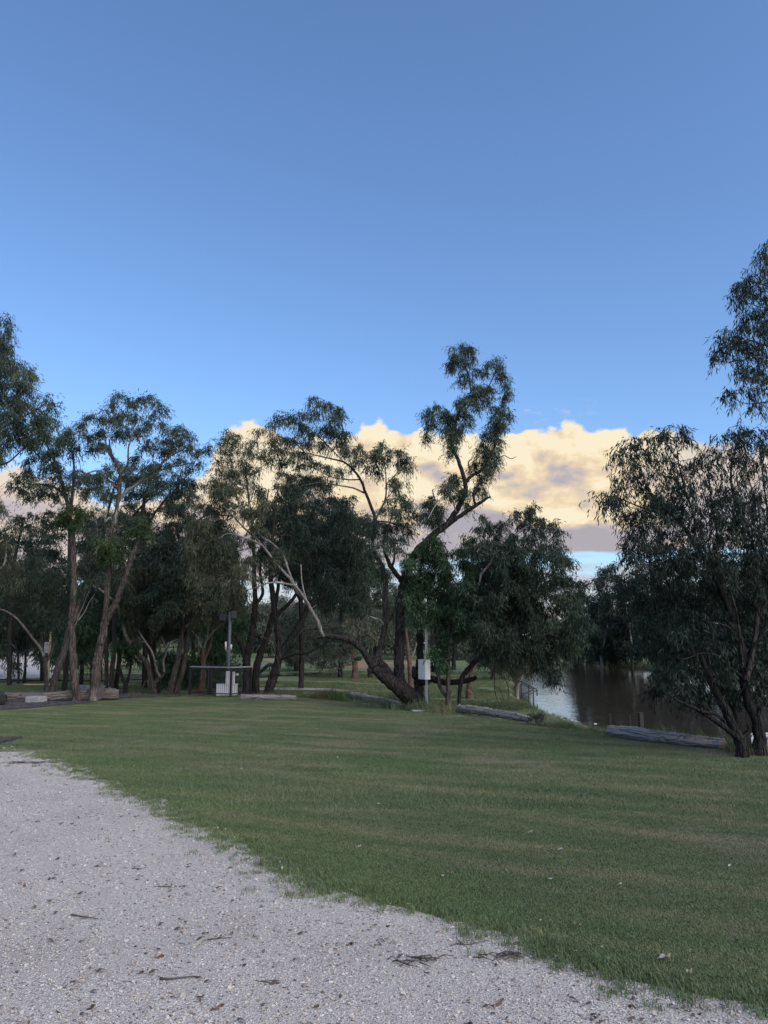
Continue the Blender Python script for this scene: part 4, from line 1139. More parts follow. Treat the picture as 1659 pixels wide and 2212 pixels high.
# K-L-M: the huge many-stemmed river gum behind the switch box
Kst = [('trunk', 'bark_dark', [(893, 1512, 17), (880, 1500, 17), (868, 1484, 14), (862, 1462, 11.4), (862, 1422, 10.6), (864, 1374, 10.5), (866, 1326, 10), (868, 1294, 9.6), (873, 1255, 8.8), (888, 1210, 8.2), (912, 1178, 7.6), (936, 1156, 7.2), (964, 1134, 6.8), (980, 1112, 6), (992, 1093, 5.6), (1003, 1069, 5.2), (1005, 1047, 4.9), (998, 1019, 4.3), (989, 991, 3.9), (978, 971, 3.6), (975, 943, 3.3), (984, 913, 3), (995, 885, 2.8), (1012, 868, 2.5), (1034, 854, 1.8)], 0, 0),
       ('limb', 'bark_dark', [(884, 1506, 15), (864, 1489, 15.5), (848, 1476, 13.5), (832, 1464, 11.5), (811, 1446, 9.6), (797, 1427, 7.4), (787, 1409, 6.4), (772, 1393, 6.6), (753, 1381, 6.6), (728, 1376, 5.6), (704, 1373, 5.4), (684, 1376, 4)], -0.1, -0.8),
       ('limb', 'bark_pale', [(700, 1374, 3.61), (694, 1366, 3.77), (686, 1342, 4.10), (675, 1323, 3.61), (660, 1296, 3.28), (641, 1277, 3.12), (626, 1250, 2.95), (613, 1236, 2.79), (594, 1214, 2.62), (572, 1185, 2.46), (549, 1160, 2.21), (527, 1140, 1.89), (504, 1115, 1.56), (488, 1098, 1.23), (468, 1088, 0.82)], -0.8, -1.6),
       ('limb', 'bark_pale', [(568, 1180, 2.2), (550, 1170, 2), (532, 1163, 1.9), (510, 1156, 1.6), (490, 1153, 1.3), (474, 1163, .9)], -1.5, -2.0),
       ('limb', 'bark_pale', [(550, 1161, 2), (540, 1140, 1.9), (538, 1120, 1.8), (539, 1076, 1.5), (544, 1048, 1)], -1.5, -1.2),
       ('limb', 'bark_pale', [(527, 1140, 1.5), (521, 1112, 1.4), (513, 1076, 1.2), (502, 1056, .8), (490, 1035, .6)], -1.5, -1.3),
       ('limb', 'bark_pale', [(640, 1276, 2.8), (626, 1240, 2.5), (611, 1199, 2.2), (588, 1174, 1.7), (566, 1160, 1.3), (550, 1140, .8)], -1.1, -0.6),
       ('limb', 'bark_pale', [(661, 1297, 2.6), (640, 1268, 2.4), (622, 1262, 2.2), (596, 1258, 1.8), (570, 1262, 1.3), (545, 1272, .9), (520, 1275, .6)], -1.1, -1.8),
       ('limb', 'bark_pale', [(672, 1318, 1.8), (660, 1290, 1.6), (652, 1255, 1.4), (650, 1220, 1)], -1.0, -0.6),
       ('limb', 'bark_dark', [(806, 1438, 8.5), (812, 1424, 8), (819, 1409, 6.6), (827, 1374, 5.8), (832, 1347, 6), (833, 1318, 5.2), (832, 1294, 5), (832, 1254, 4.6), (825, 1222, 4.2), (814, 1203, 3.8), (806, 1185, 3.4), (806, 1155, 3.2), (811, 1124, 3.2), (801, 1093, 3.2), (790, 1065, 3), (779, 1037, 2.7), (762, 1014, 2.4), (742, 998, 2), (706, 989, 1.5), (658, 978, .9)], -0.4, 0.8),
       ('limb', 'bark_dark', [(812, 1432, 8), (824, 1436, 8.5), (838, 1453, 9), (852, 1474, 10), (862, 1490, 10)], -0.2, 0.2),
       ('limb', 'bark_dark', [(832, 1350, 4), (838, 1340, 3.6), (848, 1326, 2.7), (854, 1312, 2), (856, 1290, 1.2)], -0.2, 0),
       ('branch', 'bark_pale', [(829, 1350, 2), (822, 1340, 1.6), (808, 1335, 1.4), (798, 1331, 1)], -0.2, -0.6),
       ('limb', 'bark_pale', [(787, 1065, 2.2), (762, 1054, 1.9), (728, 1048, 1.6), (692, 1042, 1.2), (650, 1050, .7)], 0.6, 0.2),
       ('limb', 'bark_pale', [(777, 1036, 1.8), (750, 1036, 1.6), (715, 1030, 1.2), (680, 1012, .8)], 0.6, 0.9),
       ('limb', 'bark_pale', [(811, 1126, 2.2), (818, 1108, 2), (832, 1079, 1.9), (834, 1042, 1.6), (830, 1000, 1.2), (815, 965, .7)], 0.6, 0.2),
       ('limb', 'bark_pale', [(834, 1046, 1.4), (850, 1030, 1.2), (862, 1012, 1), (860, 985, .6)], 0.4, 0.2),
       ('limb', 'bark_pale', [(765, 1016, 1.6), (740, 960, 1.3), (715, 905, .9), (700, 865, .5)], 0.7, 1.0),
       ('limb', 'bark_pale', [(745, 1000, 1.4), (690, 945, 1.2), (650, 915, .9), (610, 900, .5)], 0.7, 0.5),
       ('limb', 'bark_dark', [(872, 1262, 6), (864, 1250, 5.8), (846, 1227, 5), (839, 1214, 4.4), (833, 1198, 3.4), (828, 1175, 2.4), (838, 1140, 1.8), (852, 1100, 1.1)], 0, -0.4),
       ('limb', 'bark_dark', [(846, 1228, 3), (852, 1205, 2.4), (850, 1180, 1.6)], -0.2, -0.1),
       ('trunk', 'bark_dark', [(906, 1508, 11), (905, 1470, 9.4), (907, 1422, 7.4), (907, 1374, 7.4), (904, 1334, 6.6), (902, 1300, 5.8), (905, 1250, 4), (915, 1200, 2.4)], 0.4, 0.9),
       ('branch', 'bark_dark', [(902, 1362, 2.8), (897, 1347, 2.6), (890, 1330, 2.2), (884, 1312, 1.6)], 0.6, 0.4),
       ('limb', 'bark_dark', [(964, 1137, 5.2), (978, 1126, 5), (992, 1116, 4.8), (1008, 1105, 4.6), (1020, 1097, 4.4), (1042, 1083, 3.6), (1050, 1077, 3), (1058, 1074, 1.6)], 0, -0.6),
       ('limb', 'bark_dark', [(1026, 1089, 3), (1024, 1080, 2.8), (1023, 1067, 2.5), (1032, 1050, 2.3), (1040, 1039, 2), (1056, 1018, 1.4)], -0.4, -0.4),
       ('limb', 'bark_dark', [(1004, 1046, 3.8), (1012, 1034, 3.8), (1020, 1027, 3.6), (1040, 1016, 3.3), (1056, 991, 2.6), (1068, 963, 2), (1076, 921, 1.3), (1086, 895, .8)], 0, 0.3),
       ('limb', 'bark_dark', [(1017, 848, 1.7), (1016, 832, 1.5), (1012, 809, 1.4), (1003, 787, 1.1), (997, 765, .7)], 0, 0.1),
       ('limb', 'bark_dark', [(1034, 855, 1.7), (1050, 843, 1.5), (1056, 834, 1.3), (1066, 814, 1.1), (1072, 800, .9), (1085, 795, .6)], 0, 0.2),
       ('branch', 'bark_mid', [(1016, 1030, 1.8), (1014, 1014, 1.5), (1012, 999, 1.4), (1019, 991, 1)], -0.1, -0.2),
       ('branch', 'bark_mid', [(1066, 986, 1.2), (1078, 988, 1.1), (1089, 984, .9), (1101, 990, .9), (1108, 990, .8), (1115, 986, .5)], 0, -0.2),
       ('branch', 'bark_mid', [(950, 1145, 1.6), (944, 1110, 1.5), (938, 1075, 1.3), (934, 1058, 1)], 0, 0),
       ('branch', 'bark_pale', [(985, 1105, 1.6), (972, 1066, 1.3), (955, 1074, 1.1), (938, 1096, .9), (925, 1120, .7)], -0.2, -0.7)]
Mc = [(986, 748, 14, 11), (976, 766, 10, 15), (970, 783, 7, 14), (1003, 756, 14, 12), (1018, 757, 10, 12), (1022, 773, 8, 12), (993, 776, 12, 11), (1008, 775, 9, 12), (980, 788, 8, 9), (998, 792, 7, 8),
      (1064, 779, 12, 9), (1078, 784, 10, 10), (1087, 798, 8, 12), (1088, 812, 6, 10), (1054, 788, 9, 8), (1074, 797, 8, 8), (1034, 801, 10, 8), (1046, 806, 7, 7), (1001, 811, 9, 9), (1010, 822, 8, 8), (990, 824, 6, 9), (1022, 815, 8, 7),
      (1044, 832, 17, 12), (1028, 840, 16, 12), (1056, 842, 11, 10), (1010, 852, 16, 12), (1038, 854, 15, 10), (998, 864, 13, 11), (1022, 868, 13, 10), (1050, 860, 9, 8), (1004, 880, 10, 9), (1030, 880, 8, 7), (986, 870, 7, 8),
      (1098, 836, 9, 12), (1104, 848, 6, 12), (1092, 858, 7, 12), (1092, 872, 5, 8), (1086, 820, 6, 6),
      (928, 884, 10, 9), (944, 882, 12, 10), (957, 884, 10, 9), (922, 900, 8, 12), (936, 900, 10, 11), (926, 920, 8, 11), (922, 940, 7, 10), (924, 955, 4, 8), (940, 916, 8, 8),
      (975, 895, 14, 13), (962, 905, 12, 14), (985, 905, 13, 13), (1003, 898, 12, 12), (1010, 912, 7, 12), (970, 925, 14, 14), (986, 928, 13, 13), (998, 918, 10, 12), (960, 925, 8, 12), (970, 946, 12, 14), (986, 948, 10, 12), (966, 966, 8, 12), (985, 968, 7, 9), (974, 980, 5, 7),
      (1082, 878, 12, 10), (1096, 884, 9, 10), (1090, 897, 13, 12), (1070, 903, 16, 14), (1083, 915, 12, 12), (1060, 920, 14, 13), (1074, 930, 14, 13), (1050, 938, 14, 12), (1064, 948, 15, 13), (1040, 955, 12, 12), (1054, 966, 14, 12), (1070, 968, 11, 12), (1036, 975, 11, 11), (1048, 985, 13, 12), (1064, 988, 12, 11), (1032, 994, 10, 10), (1046, 1006, 11, 10), (1072, 1003, 10, 10), (1060, 1008, 8, 9), (1080, 985, 7, 8), (1022, 1006, 8, 8),
      (1037, 1033, 12, 12), (1050, 1024, 8, 9), (1040, 1052, 9, 11), (1030, 1046, 7, 9), (1048, 1066, 6, 8), (978, 1030, 13, 11), (992, 1036, 13, 13), (968, 1046, 12, 12), (982, 1056, 13, 12), (998, 1056, 10, 10), (970, 1066, 11, 10), (990, 1076, 10, 10), (960, 1056, 8, 8), (1010, 1062, 7, 8),
      (940, 1075, 13, 12), (930, 1090, 14, 14), (946, 1092, 13, 13), (922, 1108, 13, 13), (940, 1112, 14, 13), (926, 1126, 13, 11), (952, 1104, 9, 12), (1006, 1082, 8, 9), (1012, 1092, 6, 7), (942, 1132, 10, 8)]
Mc = [(a, b, c_ * 1.05, d * 1.05, dd) for (a, b, c_, d), dd in zip(Mc, np.random.default_rng(3).normal(0, .3, len(Mc)))]
Lc = [(678, 858, 14, 10), (706, 866, 16, 13), (692, 884, 17, 13), (726, 884, 16, 13), (733, 900, 13, 12), (716, 908, 16, 13), (700, 914, 17, 13), (656, 894, 17, 12), (628, 896, 15, 11), (606, 902, 15, 12), (594, 914, 12, 11), (640, 912, 16, 12), (664, 922, 16, 12), (686, 930, 16, 12), (712, 934, 17, 13), (740, 940, 16, 13), (754, 934, 10, 12),
      (596, 938, 13, 11), (620, 942, 15, 11), (644, 948, 16, 12), (667, 953, 16, 12), (700, 956, 17, 13), (732, 962, 17, 13), (752, 974, 14, 12), (639, 972, 15, 11), (612, 968, 15, 11), (588, 962, 13, 11), (662, 980, 15, 11), (594, 990, 15, 11), (622, 996, 16, 11), (650, 1003, 16, 11), (678, 996, 15, 11), (708, 1008, 16, 11), (736, 1008, 14, 12), (690, 1032, 16, 10), (664, 1026, 16, 10), (640, 1032, 15, 10), (612, 1022, 15, 10),
      (768, 972, 12, 11), (782, 964, 11, 10), (776, 990, 12, 12), (766, 1004, 9, 9),
      (812, 968, 16, 13), (829, 962, 14, 12), (800, 986, 15, 13), (822, 990, 15, 13), (812, 1012, 14, 13), (796, 1008, 9, 11), (851, 972, 14, 12), (868, 980, 13, 11), (880, 994, 9, 9), (858, 996, 14, 12), (872, 1010, 10, 11), (842, 985, 10, 10), (862, 1034, 14, 12), (852, 1050, 13, 12), (872, 1048, 10, 12), (886, 1002, 5, 7),
      (852, 1072, 20, 14), (876, 1086, 18, 14), (838, 1096, 20, 14), (888, 1108, 13, 14), (862, 1108, 20, 14), (820, 1128, 20, 14), (846, 1134, 20, 14), (872, 1138, 18, 13), (836, 1160, 18, 12), (866, 1164, 18, 12), (888, 1140, 10, 14), (800, 1150, 16, 12), (815, 1175, 14, 11), (850, 1185, 15, 11), (790, 1120, 14, 12)]
Kc = [(470, 1032, 18, 14), (498, 1018, 17, 13), (455, 1062, 17, 14), (482, 1062, 20, 14), (512, 1052, 18, 13), (442, 1092, 18, 14), (470, 1095, 22, 15), (500, 1092, 18, 14), (432, 1122, 20, 15), (458, 1128, 22, 15), (488, 1128, 20, 15), (520, 1100, 17, 13), (425, 1155, 20, 15), (450, 1162, 22, 15), (480, 1168, 20, 15), (440, 1190, 22, 15), (468, 1198, 22, 15), (500, 1195, 20, 15), (428, 1215, 18, 14), (455, 1228, 20, 15),
      (485, 1232, 20, 15), (515, 1225, 18, 14), (445, 1252, 16, 13), (475, 1258, 18, 13), (505, 1258, 16, 13), (535, 1200, 18, 13), (550, 1105, 17, 13), (560, 1135, 17, 13), (575, 1205, 16, 13), (545, 1240, 16, 12), (600, 1190, 16, 12), (530, 1165, 16, 12), (412, 1180, 14, 13), (412, 1135, 12, 13), (420, 1240, 12, 12), (575, 1085, 16, 12), (470, 1280, 14, 11), (500, 1283, 13, 11)]
big = tree('river_gum', 'huge many-stemmed gum behind the switch box, with arching left limb and bare stag top', 'tree', 27, Kst, Mc, 'leaf_grey', 0.125, 0.017, 2.6, 0.3, 41, 1.0, bough='bark_dark', twigs=3)
for seed, clist, key, ll, ww, lay, dd0, dsp in ((42, Lc, 'leaf_grey', 0.14, 0.019, 2.4, 0.4, 0.8), (43, Kc, 'leaf_olive', 0.145, 0.018, 3.0, -1.4, 0.8)):
    rgx = np.random.default_rng(seed)
    Cc = []; Rc = []
    for a, b, r1, r2 in clist:
        yy = 27 + dd0 + rgx.normal(0, dsp)
        Cc.append(at(a, b, yy)); Rc.append(np.array([r1, (r1 + r2) / 2, r2]) * mpp(yy))
    Q, T = make_leaves(rgx, Cc, Rc, ll, ww, lay, 1.0)
    leaf_mesh('crown', Q, T, M[key], big)
    bv = []; bf = []; nb = 0
    SPx = np.concatenate([np.array([at(p[0], p[1], 27 + (s_[3] + (s_[4] - s_[3]) * i / len(s_[2]))) for i, p in enumerate(s_[2])]) for s_ in Kst if s_[1] == 'bark_pale' or s_[2][0][0] in (806, 872)])
    for c_, r_ in zip(Cc, Rc):
        j = int(np.argmin(np.linalg.norm(SPx - c_, axis=1) + np.maximum(0, SPx[:, 2] - c_[2])))
        dd = np.linalg.norm(SPx[j] - c_)
        r0 = 0.008 + 0.008 * dd
        P = catmull([np.r_[SPx[j], r0], np.r_[SPx[j] * .6 + c_ * .4 + rgx.normal(0, .08, 3) * dd, r0 * .7], np.r_[c_, r0 * .4]], 3)
        for Pq in [P] + [np.array([np.r_[P[rgx.integers(3, 6), :3], r0 * .4], np.r_[c_ + ball(rgx, 1)[0] * r_ * .9, .003]]) for _ in range(3)]:
            V, Fc = tube_arrays(Pq[:, :3], Pq[:, 3], 4)
            bv.append(V); bf.append(Fc + nb); nb += len(V)
    tag(mesh_obj('bough', np.concatenate(bv), np.concatenate(bf), M['bark_mid'], big, True), kind='stuff')
# burnt hollow on the left limb and burl on the black trunk of the same tree
def lump(name, px, py, Y, rx, ry, rz, mat, parent, seed, sub=2):
    import bmesh
    rg = np.random.default_rng(seed)
    bm = bmesh.new(); bmesh.ops.create_icosphere(bm, subdivisions=sub, radius=1.0)
    V = np.array([tuple(v.co) for v in bm.verts]); Fc = [tuple(v.index for v in f.verts) for f in bm.faces]; bm.free()
    k = rg.normal(size=(3, 3)) * 1.6
    V = V * (1 + 0.13 * np.sin(V @ k + 1.0).sum(1, keepdims=True))
    V = V * np.array([rx, ry, rz]) * mpp(Y) + at(px, py, Y)
    return mesh_obj(name, V, Fc, M[mat], parent, True)
lump('burnt_hollow', 826, 1448, 26.62, 12, 5, 6, 'char', big, 4)
lump('burnt_hollow', 800, 1448, 26.55, 6, 4, 5.5, 'char', big, 5)
lump('burl', 895, 1455, 27.2, 8.5, 8, 13, 'bark_dark', big, 6)
lump('burl', 917, 1474, 27.3, 10, 7, 6, 'char', big, 7)
lump('branch_stub', 774, 1424, 26.6, 9, 5, 3.5, 'bark_dark', big, 8)
# N: the dense green trees between the switch box and the river
tree('bushy_tree', 'dense bright green tree whose foliage hangs right behind the switch box', 'tree', 26.5,
     [('trunk', 'bark_mid', [(968, 1518, 6), (968, 1478, 4.4), (969, 1422, 3.4), (970, 1384, 3.1), (969, 1345, 2.6), (975, 1290, 2.2), (970, 1230, 1.6)], 0, 0.4),
      ('limb', 'bark_mid', [(970, 1390, 2.2), (974, 1377, 2), (980, 1355, 1.7), (983, 1338, 1.4)], 0.1, 0),
      ('stem', 'bark_mid', [(966, 1510, 4), (956, 1494, 4), (950, 1482, 4), (945, 1451, 3.8), (934, 1406, 3.1), (932, 1382, 3), (939, 1342, 2.8), (948, 1322, 2.3), (960, 1270, 1.4)], 0.1, 0.6)],
     [(932, 1176, 22, 15), (905, 1192, 18, 14), (955, 1184, 18, 14), (895, 1212, 18, 15), (925, 1206, 22, 16), (955, 1212, 20, 15), (888, 1240, 16, 15), (912, 1240, 22, 17), (942, 1242, 22, 17), (970, 1235, 18, 15), (890, 1270, 15, 14), (915, 1275, 20, 16), (945, 1275, 22, 16), (972, 1265, 18, 15),
      (990, 1285, 18, 14), (900, 1300, 14, 13), (925, 1305, 18, 15), (955, 1308, 20, 15), (980, 1312, 18, 14), (1000, 1260, 16, 14), (1010, 1300, 16, 14), (920, 1328, 12, 11), (946, 1335, 14, 11), (976, 1335, 12, 11), (1010, 1180, 14, 12), (995, 1190, 14, 12), (1000, 1215, 16, 14), (1015, 1240, 14, 13),
      (946, 1388, 11, 12), (955, 1405, 12, 13), (944, 1420, 11, 13), (958, 1428, 10, 11), (936, 1405, 8, 10), (950, 1365, 10, 10), (895, 1322, 13, 12), (880, 1300, 10, 11), (1000, 1330, 15, 12), (1015, 1350, 14, 12), (990, 1352, 12, 10), (880, 1210, 10, 12), (1005, 1165, 10, 9), (925, 1160, 13, 9), (945, 1168, 14, 10), (985, 1362, 11, 10)],
     'leaf_green', 0.135, 0.024, 4.6, 0.5, 51, 1.0)
tree('bushy_tree', 'dense dark green tree leaning over the river, airy grey sprays along its top', 'tree', 27,
     [('trunk', 'bark_dark', [(992, 1520, 4.6), (995, 1478, 4.6), (1001, 1459, 5.2), (1016, 1441, 5.2), (1032, 1422, 5), (1048, 1403, 4.4), (1070, 1370, 3.8), (1095, 1320, 3.2), (1110, 1250, 2.4), (1120, 1180, 1.5)], 0, 0.4),
      ('limb', 'bark_dark', [(1035, 1420, 3), (1060, 1400, 2.6), (1100, 1385, 2.2), (1150, 1370, 1.8), (1190, 1370, 1.2)], 0.1, -0.4),
      ('limb', 'bark_pale', [(1035, 1262, 1), (1040, 1240, 3), (1052, 1226, 2.7), (1062, 1212, 2.3), (1080, 1190, 1.8), (1120, 1150, 1.4), (1150, 1135, 1.1), (1190, 1140, .8)], -0.6, -0.6),
      ('limb', 'bark_dark', [(1080, 1350, 2.6), (1120, 1310, 2.2), (1170, 1270, 1.7), (1200, 1240, 1)], 0.2, 0.6),
      ('branch', 'bark_dark', [(1068, 1395, 1.2), (1069, 1440, 1.1), (1068, 1480, 1), (1072, 1505, .8), (1082, 1530, .5)], -0.6, -0.6),
      ('branch', 'bark_dark', [(1069, 1450, .9), (1085, 1460, .9), (1096, 1478, .8), (1099, 1500, .7), (1094, 1520, .4)], -0.6, -0.6),
      ('branch', 'bark_dark', [(1068, 1482, .7), (1078, 1486, .6), (1084, 1500, .5), (1088, 1512, .3)], -0.6, -0.6)],
     [(1146, 1098, 13, 10), (1130, 1106, 14, 11), (1112, 1110, 13, 10), (1090, 1124, 14, 11), (1068, 1132, 14, 11), (1040, 1118, 11, 10), (1052, 1140, 14, 10), (1150, 1116, 14, 11), (1168, 1118, 12, 11), (1128, 1130, 15, 11), (1180, 1136, 12, 11), (1199, 1130, 9, 12), (1206, 1144, 8, 11), (1150, 1136, 14, 10), (1168, 1150, 13, 10), (1198, 1160, 8, 9),
      (1100, 1150, 15, 11), (1075, 1156, 14, 11), (1030, 1140, 11, 10), (1025, 1165, 14, 11), (1050, 1170, 15, 12)] +
     fill([(1020, 1180), (1080, 1165), (1160, 1160), (1215, 1195), (1228, 1240), (1250, 1300), (1258, 1370), (1235, 1400), (1180, 1412), (1110, 1412), (1050, 1405), (1022, 1345), (1000, 1290)], 118, 13, 23, 18) +
     [(1185, 1420, 16, 16), (1215, 1410, 14, 16), (1180, 1445, 12, 15), (1205, 1440, 11, 14), (1190, 1462, 8, 13), (1205, 1465, 6, 12), (1150, 1420, 14, 14), (1232, 1395, 12, 15), (1120, 1425, 14, 12), (1250, 1340, 10, 14), (1160, 1440, 8, 10), (1085, 1420, 12, 10), (1222, 1215, 9, 12), (1213, 1185, 9, 12)],
     'leaf_dark', 0.14, 0.022, 3.1, 0.9, 52, 1.0)
# fallen limbs lying under it
for pts, lab in (([(906, 1460, 7), (936, 1467, 7.5), (960, 1474, 6.6), (989, 1473, 6.2), (1016, 1468, 5.4), (1030, 1463, 4)], 'long dark fallen limb lying low behind the switch post'),
                 ([(918, 1446, 5), (933, 1445, 6), (952, 1449, 6.4), (967, 1451, 6)], 'short thick fallen limb, the upper of two behind the switch box')):
    Yq = 28.3
    rows = [np.r_[at(a, b, Yq), r_ * mpp(Yq)] for a, b, r_ in pts]
    P = catmull(rows, 4)
    tag(MB().tube(P[:, :3], P[:, 3], 10, True, 0.06, np.random.default_rng(8)).build('fallen_limb', M['bark_dark'], None, True), lab, 'fallen limb')

# river bank trees on the near side
tree('gum_tree', 'small grey-leaved tree with leaning pale trunk at the top of the handrail', 'tree', 44,
     [('trunk', 'bark_pale', [(1117, 1490, 3.6), (1122, 1474, 3.1), (1128, 1458, 2.6), (1136, 1438, 2), (1146, 1412, 1.3)], 0, 0.4)],
     fill([(1070, 1440), (1060, 1400), (1100, 1380), (1160, 1385), (1165, 1430), (1120, 1450)], 22, 10, 17, 19) + [(1108, 1455, 5, 8), (1125, 1448, 5, 9)], 'leaf_olive', 0.18, 0.026, 1.9, 1.0, 53)
tree('gum_tree', 'squat dark tree at the water edge beyond the grass terrace', 'tree', 62,
     [('trunk', 'bark_dark', [(1062, 1464, 3), (1072, 1440, 2.8), (1085, 1415, 2.2), (1095, 1390, 1.4)], 0, 0)],
     fill([(1030, 1420), (1040, 1380), (1110, 1370), (1140, 1410), (1120, 1440), (1060, 1440)], 20, 13, 20, 20), 'leaf_grey', 0.24, 0.04, 2.3, 1.5, 54)
tree('gum_tree', 'short shaggy red-brown trunk on the grass terrace right of the fallen limb', 'tree', 38,
     [('trunk', 'bark_red', [(1014, 1506, 7.5), (1013, 1490, 6.5), (1016, 1462, 5), (1024, 1440, 4), (1040, 1400, 3), (1060, 1350, 1.8)], 0, 0)],
     fill([(1020, 1380), (1040, 1330), (1100, 1330), (1110, 1380), (1060, 1400)], 10, 14, 20, 21), 'leaf_dark', 0.17, 0.026, 2.2, 0.8, 55)
tree('gum_tree', 'flaring red-brown trunk with weeping pale foliage alone on the far grass', 'tree', None,
     [('trunk', 'bark_red', [(766, 1467, 9), (767, 1450, 6.6), (766, 1432, 5.4), (762, 1410, 4.4), (756, 1380, 3.2), (748, 1340, 1.8)], 0, 0),
      ('limb', 'bark_pale', [(763, 1412, 2.4), (745, 1395, 2), (725, 1390, 1.6), (705, 1400, 1)], 0, -0.6)],
     [(700, 1402, 14, 13), (686, 1416, 10, 14), (690, 1432, 7, 9), (715, 1405, 14, 13), (735, 1412, 15, 12), (752, 1416, 10, 10), (722, 1425, 12, 10), (740, 1398, 14, 12), (760, 1395, 14, 12), (720, 1388, 16, 12), (745, 1378, 16, 12), (705, 1422, 8, 10)] + fill([(690, 1370), (720, 1330), (800, 1320), (830, 1370), (760, 1392)], 16, 14, 22, 22),
     'leaf_far', 0.26, 0.040, 1.9, 1.6, 56)
tree('gum_tree', 'tall slim red-brown trunk on the far grass, seen between the big dark stems', 'tree', 50,
     [('trunk', 'bark_red', [(887, 1470, 5.5), (885, 1440, 4.6), (882, 1410, 4), (878, 1374, 3.2), (872, 1330, 2.4), (868, 1280, 1.4)], 0, 0),
      ('limb', 'bark_pale', [(884, 1430, 2), (896, 1405, 1.8), (904, 1375, 1.2)], 0, 0.4)],
     fill([(840, 1330), (850, 1260), (910, 1250), (925, 1320), (890, 1350)], 16, 12, 20, 23), 'leaf_far', 0.25, 0.038, 1.7, 1.6, 57)

# R: the big tree on the right, by the water
Rcl = [(1458, 922, 15, 11), (1444, 930, 13, 11), (1475, 930, 11, 14), (1472, 946, 9, 12), (1432, 938, 14, 11), (1413, 946, 14, 11), (1391, 938, 12, 11), (1368, 947, 13, 11), (1352, 960, 14, 11), (1338, 975, 13, 11), (1332, 990, 13, 11), (1357, 985, 16, 11), (1376, 966, 13, 11), (1385, 976, 14, 11), (1407, 966, 14, 11), (1407, 986, 14, 11), (1379, 1003, 13, 11),
       (1433, 992, 14, 12), (1450, 960, 11, 12), (1346, 1030, 15, 11), (1334, 1022, 10, 10), (1368, 1034, 15, 11), (1391, 1028, 15, 11), (1356, 1048, 13, 10), (1293, 1070, 10, 8), (1308, 1073, 12, 9), (1322, 1068, 12, 10), (1338, 1068, 13, 11), (1354, 1075, 13, 11), (1326, 1084, 12, 9), (1332, 1102, 7, 11), (1312, 1086, 6, 8), (1345, 1090, 10, 10),
       (1419, 1018, 16, 12), (1445, 1018, 16, 12), (1463, 988, 13, 11), (1484, 1000, 14, 12), (1472, 1022, 15, 12), (1500, 1012, 13, 12), (1528, 975, 14, 13), (1512, 990, 11, 10), (1540, 968, 12, 12), (1531, 1003, 15, 12), (1552, 990, 12, 11),
       (1573, 934, 14, 13), (1560, 946, 11, 11), (1598, 926, 13, 11), (1601, 915, 7, 8), (1586, 948, 16, 12), (1620, 932, 14, 12), (1642, 930, 14, 12), (1606, 958, 16, 12), (1587, 972, 15, 12), (1608, 982, 16, 12), (1634, 956, 16, 12), (1656, 950, 14, 14), (1652, 975, 14, 12), (1640, 996, 14, 12), (1654, 1020, 10, 14), (1590, 996, 15, 12), (1612, 1008, 13, 11), (1600, 1030, 13, 11), (1618, 1040, 12, 12), (1650, 1042, 10, 10),
       (1400, 1050, 15, 11), (1425, 1048, 16, 12), (1450, 1048, 16, 12), (1480, 1046, 16, 12), (1508, 1040, 15, 12), (1535, 1030, 14, 12), (1556, 1018, 13, 12)]
rgr = np.random.default_rng(61)
Rcl += fill([(1350, 1100), (1390, 1060), (1540, 1045), (1600, 1060), (1690, 1060), (1700, 1240), (1560, 1240), (1370, 1230), (1352, 1180), (1335, 1140)], 105, 13, 21, 62)
RY = 13.3
